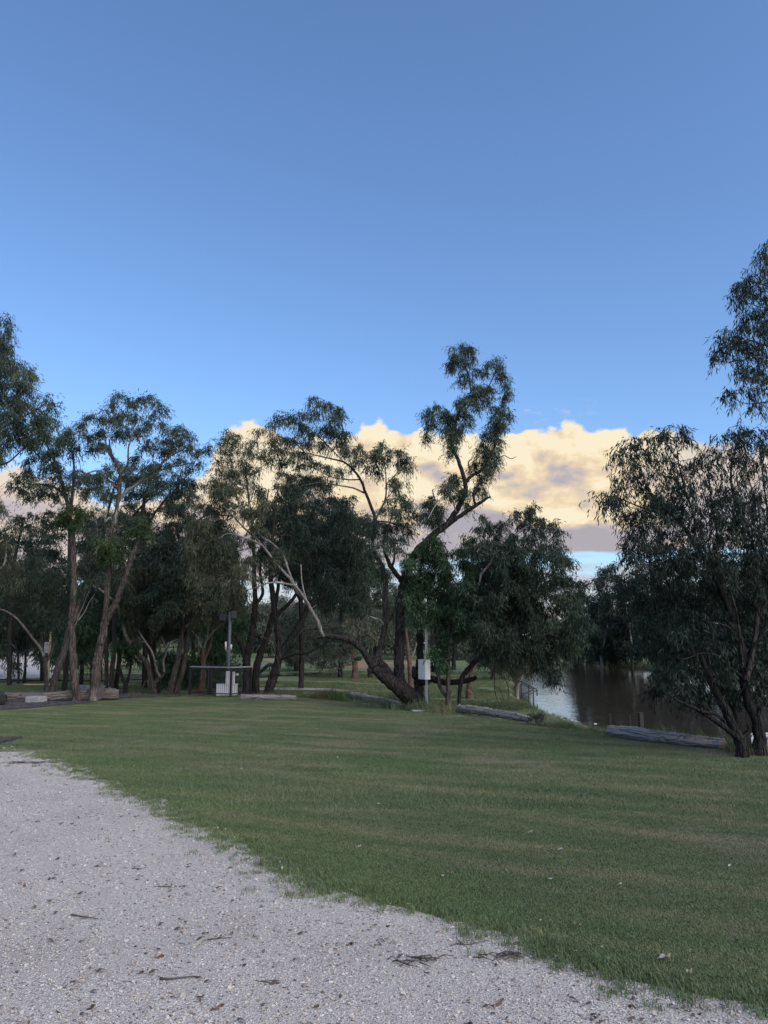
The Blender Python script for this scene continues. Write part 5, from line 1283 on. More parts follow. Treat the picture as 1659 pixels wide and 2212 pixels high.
tree('river_gum', 'large dark gum on the river bank at right, its crown hanging over the water', 'tree', RY,
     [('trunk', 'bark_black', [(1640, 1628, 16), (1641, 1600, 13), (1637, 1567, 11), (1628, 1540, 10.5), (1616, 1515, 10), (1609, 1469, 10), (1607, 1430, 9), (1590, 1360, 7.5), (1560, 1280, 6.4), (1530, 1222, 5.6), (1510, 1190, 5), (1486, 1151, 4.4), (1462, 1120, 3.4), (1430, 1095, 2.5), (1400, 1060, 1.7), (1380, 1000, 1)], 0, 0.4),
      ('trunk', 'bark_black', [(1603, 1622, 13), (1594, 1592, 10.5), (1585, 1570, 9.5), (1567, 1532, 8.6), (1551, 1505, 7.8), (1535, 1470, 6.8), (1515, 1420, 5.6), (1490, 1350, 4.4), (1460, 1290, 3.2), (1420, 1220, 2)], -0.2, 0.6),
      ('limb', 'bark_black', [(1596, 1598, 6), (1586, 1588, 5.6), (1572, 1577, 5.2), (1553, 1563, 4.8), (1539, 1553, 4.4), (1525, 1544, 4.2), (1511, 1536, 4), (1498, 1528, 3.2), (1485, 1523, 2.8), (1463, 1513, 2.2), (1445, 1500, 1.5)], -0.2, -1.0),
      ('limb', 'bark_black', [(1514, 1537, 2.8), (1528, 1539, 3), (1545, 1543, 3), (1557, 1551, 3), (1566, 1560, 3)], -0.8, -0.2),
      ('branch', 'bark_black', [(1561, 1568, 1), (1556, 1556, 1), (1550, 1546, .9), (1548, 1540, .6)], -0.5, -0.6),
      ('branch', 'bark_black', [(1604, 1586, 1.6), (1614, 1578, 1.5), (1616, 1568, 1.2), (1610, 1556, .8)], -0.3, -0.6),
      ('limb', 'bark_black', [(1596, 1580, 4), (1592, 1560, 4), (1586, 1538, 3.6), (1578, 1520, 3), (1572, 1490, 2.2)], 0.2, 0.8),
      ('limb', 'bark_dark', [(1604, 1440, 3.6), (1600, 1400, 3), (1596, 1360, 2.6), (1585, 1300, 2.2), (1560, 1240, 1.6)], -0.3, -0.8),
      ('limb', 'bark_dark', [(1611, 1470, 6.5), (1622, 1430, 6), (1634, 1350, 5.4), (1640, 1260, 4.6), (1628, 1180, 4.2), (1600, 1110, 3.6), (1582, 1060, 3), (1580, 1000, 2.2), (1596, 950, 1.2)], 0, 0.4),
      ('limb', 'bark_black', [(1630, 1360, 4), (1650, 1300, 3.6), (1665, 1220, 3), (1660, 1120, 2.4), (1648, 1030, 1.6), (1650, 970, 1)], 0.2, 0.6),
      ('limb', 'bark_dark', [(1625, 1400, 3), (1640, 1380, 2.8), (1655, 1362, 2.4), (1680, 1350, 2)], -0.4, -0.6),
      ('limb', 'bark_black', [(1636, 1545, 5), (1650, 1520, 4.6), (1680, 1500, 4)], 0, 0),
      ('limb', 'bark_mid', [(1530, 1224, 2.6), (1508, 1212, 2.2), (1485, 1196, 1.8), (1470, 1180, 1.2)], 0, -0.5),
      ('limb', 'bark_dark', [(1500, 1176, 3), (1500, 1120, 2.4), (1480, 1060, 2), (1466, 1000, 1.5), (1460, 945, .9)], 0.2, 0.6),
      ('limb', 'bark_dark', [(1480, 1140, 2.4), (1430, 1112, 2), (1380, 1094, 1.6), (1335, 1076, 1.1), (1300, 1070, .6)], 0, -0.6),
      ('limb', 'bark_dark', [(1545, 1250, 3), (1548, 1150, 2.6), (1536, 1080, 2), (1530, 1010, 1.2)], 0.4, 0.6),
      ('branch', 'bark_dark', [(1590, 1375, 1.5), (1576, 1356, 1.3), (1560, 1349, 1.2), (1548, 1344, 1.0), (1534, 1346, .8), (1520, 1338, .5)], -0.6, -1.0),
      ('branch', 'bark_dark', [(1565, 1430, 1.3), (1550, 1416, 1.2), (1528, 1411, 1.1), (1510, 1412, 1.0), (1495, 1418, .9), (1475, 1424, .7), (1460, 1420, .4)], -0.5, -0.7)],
     Rcl, 'leaf_shaded', 0.105, 0.0155, 2.05, 0.75, 63, 1.0, twigs=4, bough='bark_dark')
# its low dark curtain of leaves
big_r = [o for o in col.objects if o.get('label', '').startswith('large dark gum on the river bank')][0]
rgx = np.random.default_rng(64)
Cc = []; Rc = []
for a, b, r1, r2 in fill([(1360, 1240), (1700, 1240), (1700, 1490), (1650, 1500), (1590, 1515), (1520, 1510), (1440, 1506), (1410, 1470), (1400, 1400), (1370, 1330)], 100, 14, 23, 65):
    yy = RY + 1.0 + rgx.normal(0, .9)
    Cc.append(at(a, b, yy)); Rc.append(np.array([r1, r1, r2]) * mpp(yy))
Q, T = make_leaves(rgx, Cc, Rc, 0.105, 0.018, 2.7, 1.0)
leaf_mesh('crown', Q, T, M['leaf_shaded'], big_r)

# S: the tree overhanging at the upper right, trunk out of frame
tree('river_gum', 'drooping gum boughs reaching in at the upper right edge against blue sky', 'tree', 13,
     [('trunk', 'bark_mid', [(1950, 1640, 22), (1930, 1400, 18), (1880, 1100, 14), (1830, 900, 10), (1800, 700, 7), (1780, 520, 4)], 0, 0),
      ('limb', 'bark_mid', [(1815, 800, 5), (1760, 770, 4), (1700, 760, 3), (1650, 745, 2.2), (1610, 735, 1.5), (1575, 760, .8)], 0, -0.2),
      ('limb', 'bark_mid', [(1800, 700, 4.5), (1740, 660, 3.2), (1690, 630, 2.4), (1640, 612, 1.6), (1600, 600, .8)], 0, -0.3),
      ('limb', 'bark_mid', [(1850, 980, 5), (1780, 900, 3.6), (1720, 860, 2.6), (1660, 868, 1.8), (1615, 872, 1.1), (1585, 862, .6)], 0, -0.2),
      ('branch', 'bark_mid', [(1620, 775, 1.2), (1600, 778, 1.1), (1575, 782, .9), (1555, 780, .7), (1545, 774, .4)], -0.2, -0.3),
      ('branch', 'bark_mid', [(1660, 660, 1.2), (1645, 664, 1.1), (1625, 658, .9), (1605, 652, .5)], -0.2, -0.3)],
     [(1657, 523, 8, 12), (1650, 543, 13, 12), (1638, 548, 8, 9), (1656, 560, 12, 12), (1645, 585, 15, 13), (1630, 594, 13, 11), (1614, 602, 14, 12), (1598, 616, 11, 11), (1588, 634, 9, 12), (1606, 628, 15, 11), (1622, 622, 15, 12), (1642, 614, 16, 13), (1656, 600, 12, 12), (1614, 642, 14, 10), (1596, 650, 7, 7), (1640, 640, 15, 12), (1655, 655, 12, 14), (1636, 668, 8, 10),
      (1609, 676, 13, 12), (1628, 686, 15, 13), (1648, 688, 15, 13), (1600, 698, 13, 11), (1616, 708, 15, 12), (1640, 712, 16, 14), (1656, 712, 12, 16), (1567, 714, 12, 10), (1578, 724, 13, 12), (1553, 731, 9, 9), (1563, 742, 12, 11), (1584, 742, 11, 12), (1556, 756, 8, 9), (1539, 772, 5, 9), (1546, 766, 5, 7), (1572, 760, 8, 9), (1600, 730, 13, 12), (1622, 738, 16, 13), (1646, 745, 16, 14), (1606, 758, 14, 12), (1630, 766, 16, 13), (1652, 772, 14, 14), (1594, 778, 11, 9), (1615, 788, 14, 11), (1640, 796, 16, 12),
      (1592, 804, 11, 10), (1612, 812, 13, 11), (1638, 818, 15, 11), (1656, 810, 10, 12), (1570, 843, 8, 8), (1582, 846, 10, 8), (1600, 840, 9, 9), (1623, 845, 12, 9), (1648, 845, 13, 9), (1562, 858, 4, 6), (1590, 862, 8, 6), (1637, 868, 10, 8), (1656, 868, 8, 8), (1628, 878, 6, 6), (1646, 884, 5, 6)],
     'leaf_shaded', 0.098, 0.0135, 2.3, 0.35, 66, 1.0, twigs=5, bough='bark_dark')

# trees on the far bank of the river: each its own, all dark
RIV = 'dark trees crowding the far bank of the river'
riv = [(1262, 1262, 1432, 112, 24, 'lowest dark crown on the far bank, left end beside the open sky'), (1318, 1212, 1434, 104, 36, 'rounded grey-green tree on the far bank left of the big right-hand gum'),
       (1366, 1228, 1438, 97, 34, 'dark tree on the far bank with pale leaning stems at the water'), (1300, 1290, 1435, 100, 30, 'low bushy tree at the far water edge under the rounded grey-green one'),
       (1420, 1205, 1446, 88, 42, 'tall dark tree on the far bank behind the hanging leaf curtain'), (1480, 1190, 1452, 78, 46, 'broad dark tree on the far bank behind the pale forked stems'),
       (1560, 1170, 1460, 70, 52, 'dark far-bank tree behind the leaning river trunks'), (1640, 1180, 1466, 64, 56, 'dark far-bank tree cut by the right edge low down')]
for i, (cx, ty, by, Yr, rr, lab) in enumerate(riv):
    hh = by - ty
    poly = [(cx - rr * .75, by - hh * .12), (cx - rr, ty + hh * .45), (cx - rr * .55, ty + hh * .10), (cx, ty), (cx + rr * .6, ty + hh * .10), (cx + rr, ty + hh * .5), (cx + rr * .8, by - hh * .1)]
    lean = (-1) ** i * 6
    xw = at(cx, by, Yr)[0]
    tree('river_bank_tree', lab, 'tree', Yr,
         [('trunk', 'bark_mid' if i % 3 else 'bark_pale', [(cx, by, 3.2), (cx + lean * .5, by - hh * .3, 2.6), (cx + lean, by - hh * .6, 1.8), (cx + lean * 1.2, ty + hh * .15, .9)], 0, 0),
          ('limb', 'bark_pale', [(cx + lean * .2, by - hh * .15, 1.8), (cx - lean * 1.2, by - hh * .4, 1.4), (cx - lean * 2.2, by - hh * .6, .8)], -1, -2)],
         fill(poly, int(16 + hh * rr / 260), 10, 17, 200 + i), 'leaf_shaded' if i not in (1, 3) else 'leaf_dark', 0.36, 0.065, 2.5, 2.2, 70 + i, 0.8, RIV, twigs=1, per=7)

# understorey and mid-distance trees closing the view under the crowns on the left
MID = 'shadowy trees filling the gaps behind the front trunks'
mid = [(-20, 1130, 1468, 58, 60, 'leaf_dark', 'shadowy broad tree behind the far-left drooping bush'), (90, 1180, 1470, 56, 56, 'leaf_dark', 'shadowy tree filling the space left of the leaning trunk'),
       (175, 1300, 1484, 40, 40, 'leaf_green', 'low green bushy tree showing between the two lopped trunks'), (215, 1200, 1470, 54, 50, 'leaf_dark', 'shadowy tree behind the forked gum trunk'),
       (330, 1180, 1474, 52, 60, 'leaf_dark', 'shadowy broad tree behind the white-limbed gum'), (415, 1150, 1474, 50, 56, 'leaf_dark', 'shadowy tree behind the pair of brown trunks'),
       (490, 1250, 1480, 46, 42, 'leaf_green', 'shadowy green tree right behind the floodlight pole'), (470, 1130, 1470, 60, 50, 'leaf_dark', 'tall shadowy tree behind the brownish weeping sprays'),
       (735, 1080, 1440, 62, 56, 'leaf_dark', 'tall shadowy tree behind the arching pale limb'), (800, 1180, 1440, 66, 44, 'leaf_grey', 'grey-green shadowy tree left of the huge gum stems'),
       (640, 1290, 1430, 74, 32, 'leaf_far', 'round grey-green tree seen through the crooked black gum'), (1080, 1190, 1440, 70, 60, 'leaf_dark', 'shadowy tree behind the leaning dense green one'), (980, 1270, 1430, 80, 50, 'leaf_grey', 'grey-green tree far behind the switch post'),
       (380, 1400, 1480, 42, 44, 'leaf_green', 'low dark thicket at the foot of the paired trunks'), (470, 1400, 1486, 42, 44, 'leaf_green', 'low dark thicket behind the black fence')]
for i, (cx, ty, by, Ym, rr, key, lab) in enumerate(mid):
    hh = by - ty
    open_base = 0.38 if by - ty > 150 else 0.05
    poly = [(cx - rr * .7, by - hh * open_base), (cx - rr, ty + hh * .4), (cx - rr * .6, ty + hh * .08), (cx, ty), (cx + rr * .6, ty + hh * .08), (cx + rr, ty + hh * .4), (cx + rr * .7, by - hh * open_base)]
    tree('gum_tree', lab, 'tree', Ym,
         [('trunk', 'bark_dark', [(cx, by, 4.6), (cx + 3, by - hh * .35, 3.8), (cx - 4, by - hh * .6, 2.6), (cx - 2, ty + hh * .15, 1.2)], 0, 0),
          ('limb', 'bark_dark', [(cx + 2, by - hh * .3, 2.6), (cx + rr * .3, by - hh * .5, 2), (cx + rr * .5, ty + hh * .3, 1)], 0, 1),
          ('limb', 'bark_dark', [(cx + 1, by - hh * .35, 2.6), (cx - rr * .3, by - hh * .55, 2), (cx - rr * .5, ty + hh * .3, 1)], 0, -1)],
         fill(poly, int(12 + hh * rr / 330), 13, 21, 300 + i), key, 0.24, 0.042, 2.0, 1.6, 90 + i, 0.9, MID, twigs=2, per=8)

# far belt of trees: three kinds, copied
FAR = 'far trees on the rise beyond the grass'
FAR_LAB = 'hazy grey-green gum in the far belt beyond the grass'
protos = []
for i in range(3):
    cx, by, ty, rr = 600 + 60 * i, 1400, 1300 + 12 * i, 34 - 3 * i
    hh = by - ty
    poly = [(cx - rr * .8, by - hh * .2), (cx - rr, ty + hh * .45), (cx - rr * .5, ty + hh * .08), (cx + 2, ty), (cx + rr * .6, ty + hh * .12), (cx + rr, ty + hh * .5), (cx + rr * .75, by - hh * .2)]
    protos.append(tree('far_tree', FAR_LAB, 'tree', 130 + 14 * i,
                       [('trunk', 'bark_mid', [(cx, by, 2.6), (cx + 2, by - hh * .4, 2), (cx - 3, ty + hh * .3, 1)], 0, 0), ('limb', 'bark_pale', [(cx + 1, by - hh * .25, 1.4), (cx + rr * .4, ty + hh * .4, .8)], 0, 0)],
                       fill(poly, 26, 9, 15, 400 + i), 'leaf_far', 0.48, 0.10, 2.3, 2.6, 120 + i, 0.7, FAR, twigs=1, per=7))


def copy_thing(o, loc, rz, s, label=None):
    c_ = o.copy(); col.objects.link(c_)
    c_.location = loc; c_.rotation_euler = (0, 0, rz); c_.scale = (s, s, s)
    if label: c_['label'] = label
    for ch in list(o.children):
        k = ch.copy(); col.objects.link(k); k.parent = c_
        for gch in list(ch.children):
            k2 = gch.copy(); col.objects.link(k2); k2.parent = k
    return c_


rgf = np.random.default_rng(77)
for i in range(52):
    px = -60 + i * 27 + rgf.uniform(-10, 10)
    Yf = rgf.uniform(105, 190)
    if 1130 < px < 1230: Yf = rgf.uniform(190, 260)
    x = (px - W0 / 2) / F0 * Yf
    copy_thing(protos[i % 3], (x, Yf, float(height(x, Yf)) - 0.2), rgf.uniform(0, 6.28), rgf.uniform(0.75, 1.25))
#@@OBJECTS
# ------------------------------------------------------------------ things
def G(px, py):
    return ground(px, py)


# switch box on its post
gp0 = G(922, 1533)
Yp = gp0[1]
post_h = (at(922, 1347, Yp) - at(922, 1533, Yp))[2]
pr = thing('switch_post', gp0, 'galvanised post carrying a white switch box and a small floodlight on the lawn edge', 'switch post')
mb = MB()
th = R(-55)                                   # box front looks towards the camera's left
ux = np.array([math.cos(th), math.sin(th)]); uy = np.array([-math.sin(th), math.cos(th)])
for s_ in (-1, 1):
    c0 = gp0[:2] + np.array([s_ * 0.026, 0])
    mb.box((c0[0], c0[1], gp0[2] + post_h / 2), (0.034, 0.045, post_h), 0, 0.003)
mb.box((gp0[0], gp0[1] + 0.012, gp0[2] + post_h / 2), (0.022, 0.016, post_h - 0.01))
mb.build('post', M['galv'], pr)
MB().box((gp0[0], gp0[1], gp0[2] + 0.012), (0.16, 0.16, 0.02), 0, 0.003).build('base_plate', M['galv'], pr)
zb0 = at(922, 1467, Yp)[2]; zb1 = at(922, 1425, Yp)[2]
bh = zb1 - zb0; bw, bd = 0.40, 0.23
xl = at(901.5, 1446, Yp)[0]; xr = at(931, 1446, Yp)[0]
cx_ = (xl + xr) / 2; cy_ = Yp - 0.20; cz = (zb0 + zb1) / 2
rzb = -R(55)
enc = MB().box((cx_, cy_, cz), (bw, bd - 0.03, bh), rzb, 0.008).build('enclosure', M['white_paint'], pr)
nf = np.array([math.sin(rzb), -math.cos(rzb)])      # outward normal of the front
fc = np.array([cx_, cy_]) + nf * (bd / 2 - 0.005)
door = MB().box((fc[0], fc[1], cz), (bw - 0.012, 0.022, bh - 0.016), rzb, 0.006).build('door', M['white_paint'], pr)
tx = np.array([math.cos(rzb), math.sin(rzb)])
hk = fc + nf * 0.02 - tx * (bw / 2 - 0.05)
hd = MB()
hd.box((hk[0], hk[1], cz - 0.02), (0.03, 0.02, 0.075), rzb, 0.004)
hd.box((hk[0] + nf[0] * .012, hk[1] + nf[1] * .012, cz + 0.02), (0.018, 0.016, 0.035), rzb, 0.003)
hd.build('latch', M['dark_plastic'], door)
for hz in (-0.2, 0.2):
    hg = fc + nf * 0.004 + tx * (bw / 2 - 0.004)
    MB().tube([(hg[0], hg[1], cz + hz - 0.03), (hg[0], hg[1], cz + hz + 0.03)], 0.009, 8).build('hinge', M['galv'], door, True)
MB().box((cx_, cy_, cz + bh / 2 + 0.006), (bw + 0.02, bd + 0.01, 0.012), rzb, 0.003).build('rain_lid', M['white_paint'], pr)
MB().box((gp0[0], gp0[1] - 0.05, cz), (0.30, 0.03, 0.05)).build('bracket', M['galv'], pr)
# floodlight head
zt = gp0[2] + post_h
fl = MB()
fl.box((gp0[0] - 0.125, gp0[1] - 0.06, zt + 0.02), (0.22, 0.19, 0.035), R(20), 0.008)
fl.box((gp0[0] - 0.03, gp0[1] - 0.01, zt - 0.0), (0.06, 0.04, 0.05), 0, 0.004)
flo = fl.build('floodlight', M['dark_plastic'], pr)
MB().box((gp0[0] - 0.165, gp0[1] - 0.10, zt - 0.025), (0.11, 0.10, 0.045), R(20), 0.004).build('lens', M['lens'], flo)
cable = [np.array([gp0[0] + 0.055, gp0[1], gp0[2] + 0.75]), np.array([gp0[0] + 0.062, gp0[1], gp0[2] + 0.55]), np.array([gp0[0] + 0.075, gp0[1] - .01, gp0[2] + 0.40]), np.array([gp0[0] + 0.06, gp0[1] - .02, gp0[2] + 0.2]), np.array([gp0[0] - 0.03, gp0[1] - .05, gp0[2] + 0.12]), np.array([gp0[0] + 0.02, gp0[1] - .08, gp0[2] + 0.03]), np.array([gp0[0] + 0.2, gp0[1] - .1, gp0[2] + 0.01])]
MB().tube(catmull(cable, 4), 0.009, 6).build('cable', M['dark_plastic'], pr, True)
sl = G(914, 1537)
tag(MB().box((sl[0], sl[1], sl[2] + 0.01), (0.72, 0.42, 0.07), R(6), 0.015).build('concrete_slab', M['concrete']), 'small pale concrete slab set in the grass at the foot of the switch post', 'slab')

# black picket enclosure with equipment inside
Yf = 33.0
pL = at(409, 1500, Yf + 0.9); pF = at(498, 1500, Yf); pR = at(541, 1500, Yf + 0.8)
pB = pL + pR - pF
def gz(x, y): return float(height(x, y))
corners = [p[:2] for p in (pL, pF, pR, pB)]
fr = thing('picket_fence', (pF[0], pF[1], gz(*pF[:2])), 'black metal picket enclosure with pale top rail, around the floodlight pole', 'fence')
fh = 1.17
zf = gz(*pF[:2]) + 0.05
for a, b in ((0, 1), (1, 2), (2, 3), (3, 0)):
    A, B = np.array(corners[a]), np.array(corners[b])
    d = B - A; L_ = np.linalg.norm(d); ang = math.atan2(d[1], d[0])
    c0 = (A + B) / 2
    MB().box((c0[0], c0[1], zf + fh), (L_ + 0.02, 0.06, 0.05), ang, 0.004).build('top_rail', M['galv'] if a < 2 else M['black_metal'], fr)
    for hz in (fh - 0.10, 0.08):
        MB().box((c0[0], c0[1], zf + hz), (L_, 0.035, 0.035), ang).build('rail', M['black_metal'], fr)
    MB().box((A[0], A[1], zf + fh / 2 - 0.06), (0.075, 0.075, fh + 0.06), ang, 0.004).build('corner_post', M['black_metal'], fr)
    npk = max(6, int(L_ / 0.105))
    pk = None
    for i in range(1, npk):
        q = A + d * i / npk
        if pk is None:
            pk = MB().box((0, 0, 0), (0.012, 0.012, fh - 0.04)).build('picket', M['black_metal'], fr, False, False)
            pk.location = (q[0] - fr.location[0], q[1] - fr.location[1], zf + fh / 2 - fr.location[2])
        else:
            k = pk.copy(); col.objects.link(k); k.parent = fr
            k.location = (q[0] - fr.location[0], q[1] - fr.location[1], zf + fh / 2 - fr.location[2])
for px in (449, 457):
    q = at(px, 1490, Yf + 1.2)
    MB().box((q[0], q[1], zf + fh / 2), (0.06, 0.06, fh + 0.04), 0.4, 0.003).build('gate_post', M['black_metal'], fr)
# floodlight pole inside it
Yq = Yf + 0.75
q0 = at(492, 1500, Yq); q0[2] = gz(q0[0], q0[1])
fp = thing('floodlight_pole', q0, 'grey pole with two dark floodlight heads and forked white antennas, inside the picket enclosure', 'pole')
top = at(497.5, 1322, Yq)
def pt(px, py): return at(px, py, Yq)
MB().tube([q0, pt(494, 1420), top], [0.085, 0.08, 0.075], 12).build('pole', M['grey_pole'], fp, True)
hL = pt(482, 1334); hR = pt(505.5, 1328)
MB().box(hR, (0.27, 0.30, 0.34), R(12), 0.02).build('floodlight', M['dark_plastic'], fp)
MB().box(hL, (0.28, 0.30, 0.30), R(-14), 0.02).build('floodlight', M['dark_plastic'], fp)
MB().box((hL + hR) / 2 + [0, 0, 0.02], (0.5, 0.05, 0.05)).build('cross_arm', M['dark_plastic'], fp)
MB().tube([pt(490.5, 1500), pt(491, 1445), pt(491.5, 1418)], 0.035, 8).build('conduit', M['galv'], fp, True)
yk = MB()
yk.tube([pt(491.5, 1418), pt(492.5, 1410), pt(493, 1406)], [0.04, 0.055, 0.075], 8)
for s_, x_, y0, y1 in ((-1, 488, 1402, 1388), (1, 499, 1402, 1393)):
    yk.tube([pt(493, 1408), pt(488.5 if s_ < 0 else 498, 1405), pt(x_, y0), pt(x_, y1)], [0.028, 0.028, 0.028, 0.028], 6)
yk.build('antenna_fork', M['galv'], fp, True)
for x_, y0, y1 in ((488, 1403, 1386), (499.5, 1403, 1392)):
    MB().tube([pt(x_, y0) - [0, .03, 0], pt(x_, y1) - [0, .03, 0]], 0.04, 10).build('antenna', M['white_paint'], fp, True)
eb = pt(496.5, 1464) - np.array([0, 0.22, 0])
MB().box(eb, (0.24, 0.2, 0.56), 0.1, 0.01).build('meter_box', M['white_paint'], fp)
MB().box(eb + [0.21, 0, 0.0], (0.10, 0.2, 0.52), 0.1, 0.01).build('meter_box', M['white_paint'], fp)
lp = eb + np.array([0.30, -0.02, 0.13])
MB().tube([lp, lp + [0.09, -0.03, 0.03]], [0.045, 0.06], 10).build('camera_head', M['white_paint'], fp)
q1 = at(490, 1502, Yf + 0.62)
cb_ = thing('cabinet', (q1[0], q1[1], gz(q1[0], q1[1])), 'low white equipment cabinet on the ground behind the black pickets', 'cabinet')
MB().box((q1[0], q1[1], gz(q1[0], q1[1]) + 0.26), (0.86, 0.34, 0.46), 0.05, 0.015).build('body', M['white_paint'], cb_)
MB().box((q1[0], q1[1], gz(q1[0], q1[1]) + 0.505), (0.90, 0.38, 0.03), 0.05, 0.008).build('lid', M['white_paint'], cb_)


# logs lying along the lawn edge
def log(pts, label, mat, seed, ends='log', Y=None, rough=0.07, hollow=False, group='logs lying round the edge of the lawn', lift=0.6):
    """pts: (px, py of the axis, radius px); rests on the ground at Y"""
    rg = np.random.default_rng(seed)
    rows = []
    for a, b, r_ in pts:
        g_ = ground(a, b + r_ * 0.9) if Y is None else at(a, b, Y if np.isscalar(Y) else Y[len(rows)])
        r = r_ * mpp(g_[1])
        z = gz(g_[0], g_[1]) + r * (0.95 if Y is None else lift)
        rows.append([g_[0], g_[1], z, r])
    base = np.array(rows[0][:3]); base[2] -= rows[0][3]
    root = thing('log', base, label, 'log', group)
    P = catmull(rows, 9)
    sides = 22
    V, Fc = tube_arrays(P[:, :3], P[:, 3], sides, rough, rg)
    Fl = [tuple(f) for f in Fc]
    n = len(V)
    caps = []
    al = np.r_[0, np.cumsum(np.linalg.norm(np.diff(P[:, :3], axis=0), axis=1))]
    th_ = np.linspace(0, 2 * math.pi, sides, endpoint=False)
    GR = np.stack([np.repeat(al, sides) + seed * 3.7, (P[:, 3:4] * np.cos(th_)).ravel(), (P[:, 3:4] * np.sin(th_)).ravel()], 1)
    body = mesh_obj('trunk', V, Fl, mat, root, True)
    ga = body.data.attributes.new('grain', 'FLOAT_VECTOR', 'POINT'); ga.data.foreach_set('vector', GR.astype(np.float32).ravel())
    # object space with x along the log for the wood grain
    for k_, (i0, sgn) in enumerate(((0, -1), (n - sides, 1))):
        ring = V[i0:i0 + sides]; c0 = ring.mean(0)
        ax = P[0, :3] - P[1, :3] if sgn < 0 else P[-1, :3] - P[-2, :3]
        ax = ax / np.linalg.norm(ax)
        dep = -0.25 if hollow else 0.012
        inner = c0 + (ring - c0) * 0.62 + ax * (0.010 if not hollow else 0.0)
        core = c0 + (ring - c0) * 0.40 + ax * dep
        VV = np.vstack([ring, inner, core, [core.mean(0)]])
        FF = []
        for j in range(sides):
            j2 = (j + 1) % sides
            FF += [(j, j2, sides + j2, sides + j), (sides + j, sides + j2, 2 * sides + j2, 2 * sides + j), (2 * sides + j, 2 * sides + j2, 3 * sides)]
        mesh_obj('cut_end', VV, FF, M['wood_end'] if not hollow else M['char'], root)
    return root


log([(521, 1497, 7), (560, 1497, 7), (600, 1498, 6.6), (640, 1499, 5.6)], 'smooth grey log lying at the lawn crest right of the black fence', M['log_grey'], 1, Y=30.6)
log([(758, 1503, 7), (785, 1508, 7.4), (820, 1513, 6.6), (846, 1518, 6), (861, 1521, 5.4)], 'split grey log half sunk in weeds left of the switch box', M['log_grey'], 2, rough=0.13)
log([(991, 1531, 7.5), (1030, 1535, 7.5), (1070, 1541, 7), (1110, 1548, 6.4), (1148, 1556, 6)], 'long thin weathered log right of the switch box, its dark end in weeds', M['log_grey'], 3, rough=0.10)
log([(1319, 1580, 11), (1370, 1586, 12.5), (1430, 1594, 12.5), (1490, 1601, 12), (1540, 1606, 11), (1563, 1609, 11)], 'thick weathered grey log by the river below the big right-hand gum', M['log_grey'], 4, rough=0.08)
log([(95, 1509, 9.5), (140, 1506, 11), (190, 1503, 12), (225, 1500, 13), (249, 1501, 11.5)], 'deeply split brown log lying behind the feet of the two lopped trunks', M['log_brown'], 5, Y=[28.9, 29.2, 29.7, 30.2, 30.6], rough=0.12, lift=0.75)
log([(10, 1497, 9.5), (60, 1496, 9), (110, 1493, 9), (160, 1490, 10), (222, 1488, 10.5), (250, 1487, 9)], 'long pale brown log lying on the mulch behind the split one', M['log_brown'], 6, Y=[30, 30.4, 30.9, 31.5, 32.2, 32.6], rough=0.05, lift=0.75)
log([(165, 1467, 5.5), (195, 1471, 6), (230, 1475, 6)], 'pale log with a dark hollow end beyond the leaning trunk', M['log_grey'], 7, Y=[40, 39, 38.4], rough=0.08, hollow=True, group=None, lift=0.8)
log([(694, 1441, 4.4), (720, 1438, 4.2), (770, 1433, 3.4)], 'thin brown log far off on the grass left of the flaring trunk', M['log_brown'], 8, rough=0.08, group=None)
log([(-14, 1506, 12), (0, 1505, 12), (9, 1505, 11)], 'blackened round log end at the left edge, the lower of two', M['char'], 9, Y=[26.6, 26.7, 26.8], rough=0.03, hollow=True, group=None, lift=0.8)
log([(-30, 1496, 9), (0, 1496, 9), (13, 1496, 8.5)], 'dark hollow log end behind the blackened one at the left edge', M['char'], 10, Y=[28, 28, 28], rough=0.03, hollow=True, group=None, lift=1.0)
qb = at(79, 1503, 28.4)
tag(MB().box((qb[0], qb[1], gz(qb[0], qb[1]) + 0.10), (0.56, 0.5, 0.24), R(-10), 0.02).build('concrete_block', M['concrete']), 'pale grey concrete block at the end of the split brown log', 'block')

# yellow post with a pale sign, far left
qy = at(105.5, 1466, 44); qy[2] = gz(qy[0], qy[1])
tp = at(108, 1364, 44)
ys_ = thing('sign_post', qy, 'tall yellowish timber post with a blank pale board, behind the forked small gum', 'sign post')
MB().box(((qy[0] + tp[0]) / 2, 44, (qy[2] + tp[2]) / 2), (0.10, 0.10, tp[2] - qy[2]), 0, 0.008).build('post', M['timber_yellow'], ys_)
sb = at(100, 1399, 43.9)
MB().box((sb[0] + .02, sb[1] - .02, sb[2]), (0.26, 0.03, 0.62), 0, 0.005).build('board', M['concrete'], ys_)
qk = at(83, 1471, 46)
tag(MB().box((qk[0], qk[1], gz(qk[0], qk[1]) + 0.10), (1.6, 0.10, 0.06), R(4), 0.006).build('rail_board', M['timber_yellow']), 'low pale timber edging board on the grass left of the yellow post', 'board')

